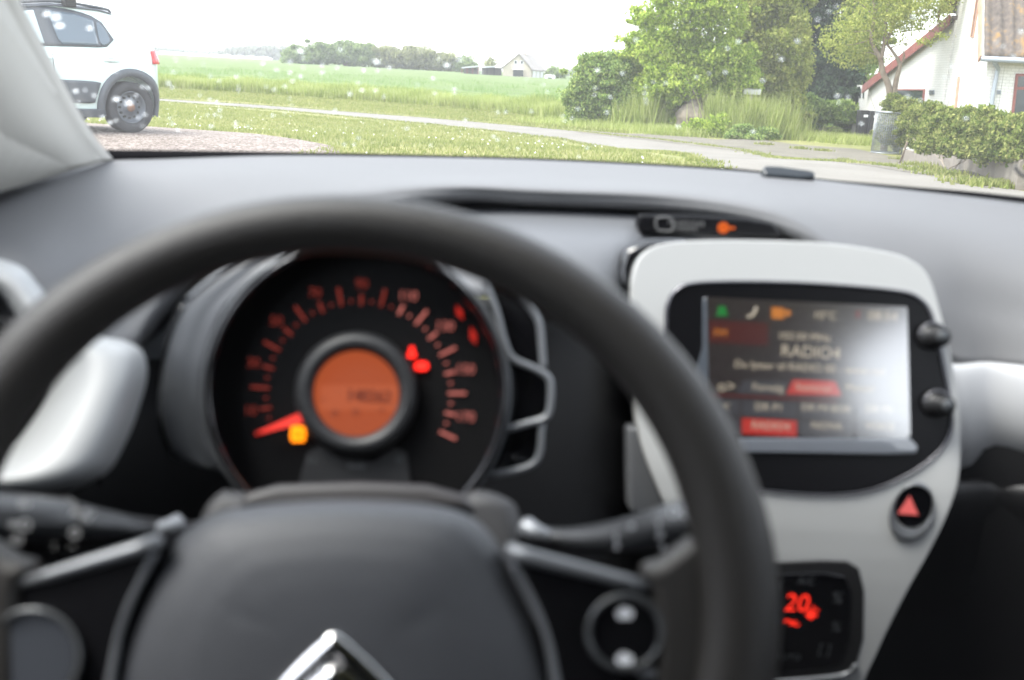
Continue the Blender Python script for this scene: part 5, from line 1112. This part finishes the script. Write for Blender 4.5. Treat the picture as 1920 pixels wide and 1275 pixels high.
# cabin shell behind and around (roof, doors, floor, seats) so that the light comes in only through the windows
zr = TOPZ; xl, xr = CARX-.73, CARX+.73; belt = CAM[2]-.03
mb = MB(); rows = [[np.array([CARX+u*.64, y, zr+.03*(1-u*u)-(.0 if y < .4 else .0)]) for u in np.linspace(-1, 1, 15)] for y in (.37, .2, -.4, -1.0, -1.76)]
V, F = loft(rows); rf = mesh("roof_lining", V, F, M['liner'], mycar); solid(rf, .04, 1)
for s in (-1, 1):
    x = CARX+s*.72
    d = MB(); d.box((x-.03, -1.7, .28), (x+.03, 1.0, belt)); d.build("door_card", M['pad_dark'], mycar, bevel=.01)
    MB().prism([(x-.02, -.28, belt), (x-.02, -.14, belt), (CARX+s*.64-.02, -.16, zr), (CARX+s*.64-.02, -.28, zr)], (.04, 0, 0)).build("centre_pillar", M['pillar'], mycar)
    MB().prism([(x-.02, -1.7, belt), (x-.02, -1.42, belt), (CARX+s*.64-.02, -1.3, zr), (CARX+s*.64-.02, -1.72, zr)], (.04, 0, 0)).build("rear_pillar", M['pillar'], mycar)
    MB().tube([(CARX+s*.62, .38, zr+.01), (CARX+s*.63, -1.45, zr+.01)], .03, 8).build("roof_rail", M['liner'], mycar, smooth=True)
MB().tube(crom([PY(2480, 440, .91), np.array([CARX+.66, .62, CAM[2]+.16]), np.array([CARX+.62, .37, zr])], 5), .035, 8).build("front_pillar", M['pillar'], mycar, smooth=True)
MB().tube([(CARX-.62, .36, zr+.01), (CARX, .385, zr+.035), (CARX+.62, .36, zr+.01)], .02, 8).build("header_rail", M['liner'], mycar, smooth=True)
MB().box((xl, -1.75, .25), (xr, 1.25, .30)).build("floor_pan", M['cloth'], mycar)
MB().box((xl, -1.72, .3), (xr, -1.66, belt+.06)).build("tailgate_trim", M['pad_dark'], mycar)
MB().box((xl, 1.22, .3), (xr, 1.26, .78)).build("bulkhead", M['black'], mycar)
for x in (CARX-.34, CARX+.34):
    s_ = emp("front_seat", (x, -.15, .3), parent=mycar)
    MB().box((x-.25, -.4, .32), (x+.25, .12, .52)).build("cushion", M['cloth'], s_, bevel=.05)
    MB().prism([(x-.24, -.40, .5), (x+.24, -.40, .5), (x+.22, -.68, 1.05), (x-.22, -.68, 1.05)], (0, -.12, -.02)).build("backrest", M['cloth'], s_, bevel=.04)
    MB().box((x-.13, -.8, 1.08), (x+.13, -.68, 1.26)).build("headrest", M['cloth'], s_, bevel=.04)
MB().box((CARX-.74, -1.71, belt+.0), (CARX+.74, -1.67, zr+.02)).build("tailgate_light_block", M['cloth'], mycar)  # unseen panel added to block light from the tailgate window
MB().prism([(CARX-.735, -1.72, belt), (CARX-.735, -.28, belt), (CARX-.655, -.28, zr), (CARX-.655, -1.72, zr)], (.02, 0, 0)).build("window_light_block", M['cloth'], mycar)  # unseen panel added to shut out light at the left rear window
mb = MB(); mb.box((CARX-.62, -1.5, .32), (CARX+.62, -1.05, .5)); mb.box((CARX-.62, -1.64, .5), (CARX+.62, -1.5, .98)); mb.build("rear_bench", M['cloth'], mycar, bevel=.04)
# white bonnet sloping away below the sight line
rows = [[np.array([CARX+u*.70, y+.05*(1-u*u), CAM[2]-z-.05*u*u]) for u in np.linspace(-1, 1, 17)] for y, z in ((1.22, .21), (1.4, .27), (1.7, .36), (1.95, .46), (2.05, .62), (2.08, .9))]
V, F = loft(rows); bo = mesh("bonnet", V, F, M['white'], mycar); solid(bo, .01, 0)
# ---------------------------------------------------------------- rain drops on the outside of the windscreen
DR = """330,114 354,110 381,122 325,137 395,144 411,153 443,145 442,108 489,139 493,120 519,132 499,164 514,169 534,163 548,153 543,137 544,117 568,128 567,110 563,97 563,144 604,124 604,137 632,128 316,157 323,165 447,164 447,171 375,180 394,188 406,192 412,207 403,216 413,218 389,217 318,223 323,233 333,245 442,231 442,238 465,239 511,218 533,213 547,200 544,186 628,210 88,27 105,33 112,49 168,54 267,164 277,166 255,180 218,187 242,194 192,221 218,227 207,231 272,216 260,222 267,237 177,180 142,172 147,193 160,170 396,238 217,135 706,117 708,133 730,128 837,123 861,113 823,112 638,94 682,133 672,157 678,170 656,177 704,171 720,182 782,159 812,148 815,176 852,168 852,176 1018,160 1026,174 933,212 948,211 996,210 872,226 763,242 672,260 663,272 645,272 925,257 933,263 1012,266 1059,266 971,280 1055,218 1058,227 1072,223 1083,205 1139,211 1114,179 1144,183 1116,166 1167,139 1120,133 987,150 1101,278 1085,295 808,274 901,136 628,207 1167,138 1192,76 1210,164 1209,176 1210,186 1212,194 1225,155 1248,157 1306,146 1329,139 1360,137 1364,92 1384,79 1465,112 1430,152 1495,78 1533,38 1554,23 1568,13 1570,181 1572,193 1590,183 1702,182 1711,33 1716,67 1785,125 1771,146 1726,189 1867,80 1881,88 1914,60 1900,108 1271,238 1138,212 1412,248 1615,233 1811,223"""
SMALL = {"375,180", "389,217", "412,207", "871,226", "901,136", "987,150"}
rain = bpy.data.materials.new("rain water"); rain.use_nodes = True; t = rain.node_tree; t.nodes.clear()
o_ = t.nodes.new("ShaderNodeOutputMaterial"); g1_ = t.nodes.new("ShaderNodeBsdfGlass"); g1_.inputs['IOR'].default_value = 1.33; g1_.inputs['Roughness'].default_value = .03
t2_ = t.nodes.new("ShaderNodeBsdfTranslucent"); t2_.inputs[0].default_value = (.9, .93, .95, 1); tp_ = t.nodes.new("ShaderNodeBsdfTransparent"); m1_ = t.nodes.new("ShaderNodeMixShader"); m1_.inputs[0].default_value = .08; m2_ = t.nodes.new("ShaderNodeMixShader"); m2_.inputs[0].default_value = .46
t.links.new(g1_.outputs[0], m1_.inputs[1]); t.links.new(t2_.outputs[0], m1_.inputs[2]); t.links.new(m1_.outputs[0], m2_.inputs[1]); t.links.new(tp_.outputs[0], m2_.inputs[2]); t.links.new(m2_.outputs[0], o_.inputs[0])
# a grid of windscreen points for the ray search
from mathutils.bvhtree import BVHTree
bvh = BVHTree.FromPolygons([tuple(Vector(v)+ws.location+mycar.location) for v in [v_.co for v_ in ws.data.vertices]], [tuple(p_.vertices) for p_ in ws.data.polygons])
bm = bmesh.new(); bmesh.ops.create_icosphere(bm, subdivisions=3, radius=1)
for v in bm.verts:
    if v.co.z < 0: v.co.z *= .15
    k = 1+.12*noise.noise(v.co*1.5); v.co.x *= k
dm = bpy.data.meshes.new("raindrop"); bm.to_mesh(dm); bm.free(); dm.materials.append(rain)
for p_ in dm.polygons: p_.use_smooth = True
big = {(112, 49): 2.0, (105, 33): 1.7, (88, 27): 1.6, (242, 194): 2.0, (837, 123): 1.5, (706, 117): 1.5, (563, 97): 1.5, (218, 187): 1.5, (168, 54): 1.4}
for tok in DR.split():
    x, y = map(int, tok.split(',')); d = Vector(ray(x, y)); hit = bvh.ray_cast(Vector(CAM), d.normalized())
    if hit[0] is None: continue
    nn = hit[1]; nn = nn if nn.dot(d) > 0 else -nn
    o = bpy.data.objects.new("raindrop", dm); COL.objects.link(o)
    s = .0016*big.get((x, y), random.uniform(.6, 1.05))
    o.rotation_mode = 'QUATERNION'; o.rotation_quaternion = nn.to_track_quat('Z', 'Y') ; o.location = hit[0]+nn*.0007
    o.scale = (s*random.uniform(1.05, 1.35), s*random.uniform(1.0, 1.4), s*.5)
    lab = {(112, 49): "largest raindrop smear, lowest of the trio over the parked hatchback's rear window", (105, 33): "middle raindrop of the trio over the parked hatchback's rear window",
           (88, 27): "top left raindrop of the trio over the parked hatchback's windows", (168, 54): "lone raindrop over the back half of the parked hatchback's rear window",
           (242, 194): "wide white raindrop over the parked hatchback's steel wheel", (218, 187): "wide raindrop over the cladding just left of the parked hatchback's tyre",
           (837, 123): "big raindrop over the right end of the far hedgerow", (706, 117): "big raindrop over the middle of the far hedgerow", (563, 97): "big raindrop over the leftmost trees of the far hedgerow",
           (1867, 80): "upper raindrop of the pair over the mossy tiled roof", (1881, 88): "lower raindrop of the pair over the mossy tiled roof", (1811, 223): "raindrop over the right half of the garden hedge"}
    tag(o, lab.get((x, y), "small clear raindrop clinging to the outside of the windscreen"), "raindrop", "raindrops on the windscreen")

# ---------------------------------------------------------------- thin air haze
hz_ = MB(); hz_.box((-900, -60, -3), (900, 900, 60)); ho = hz_.build("haze", None or mat("haze", (1, 1, 1)))
hm = ho.data.materials[0]; t = hm.node_tree; t.nodes.clear(); o_ = t.nodes.new("ShaderNodeOutputMaterial"); pv = t.nodes.new("ShaderNodeVolumePrincipled"); pv.inputs['Color'].default_value = (.95, .97, 1, 1); pv.inputs['Density'].default_value = .0005; pv.inputs['Anisotropy'].default_value = .2
t.links.new(pv.outputs[0], o_.inputs['Volume']); ho["kind"] = "stuff"; tag(ho, "pale damp air that fades the far trees and the farmhouse", "haze")
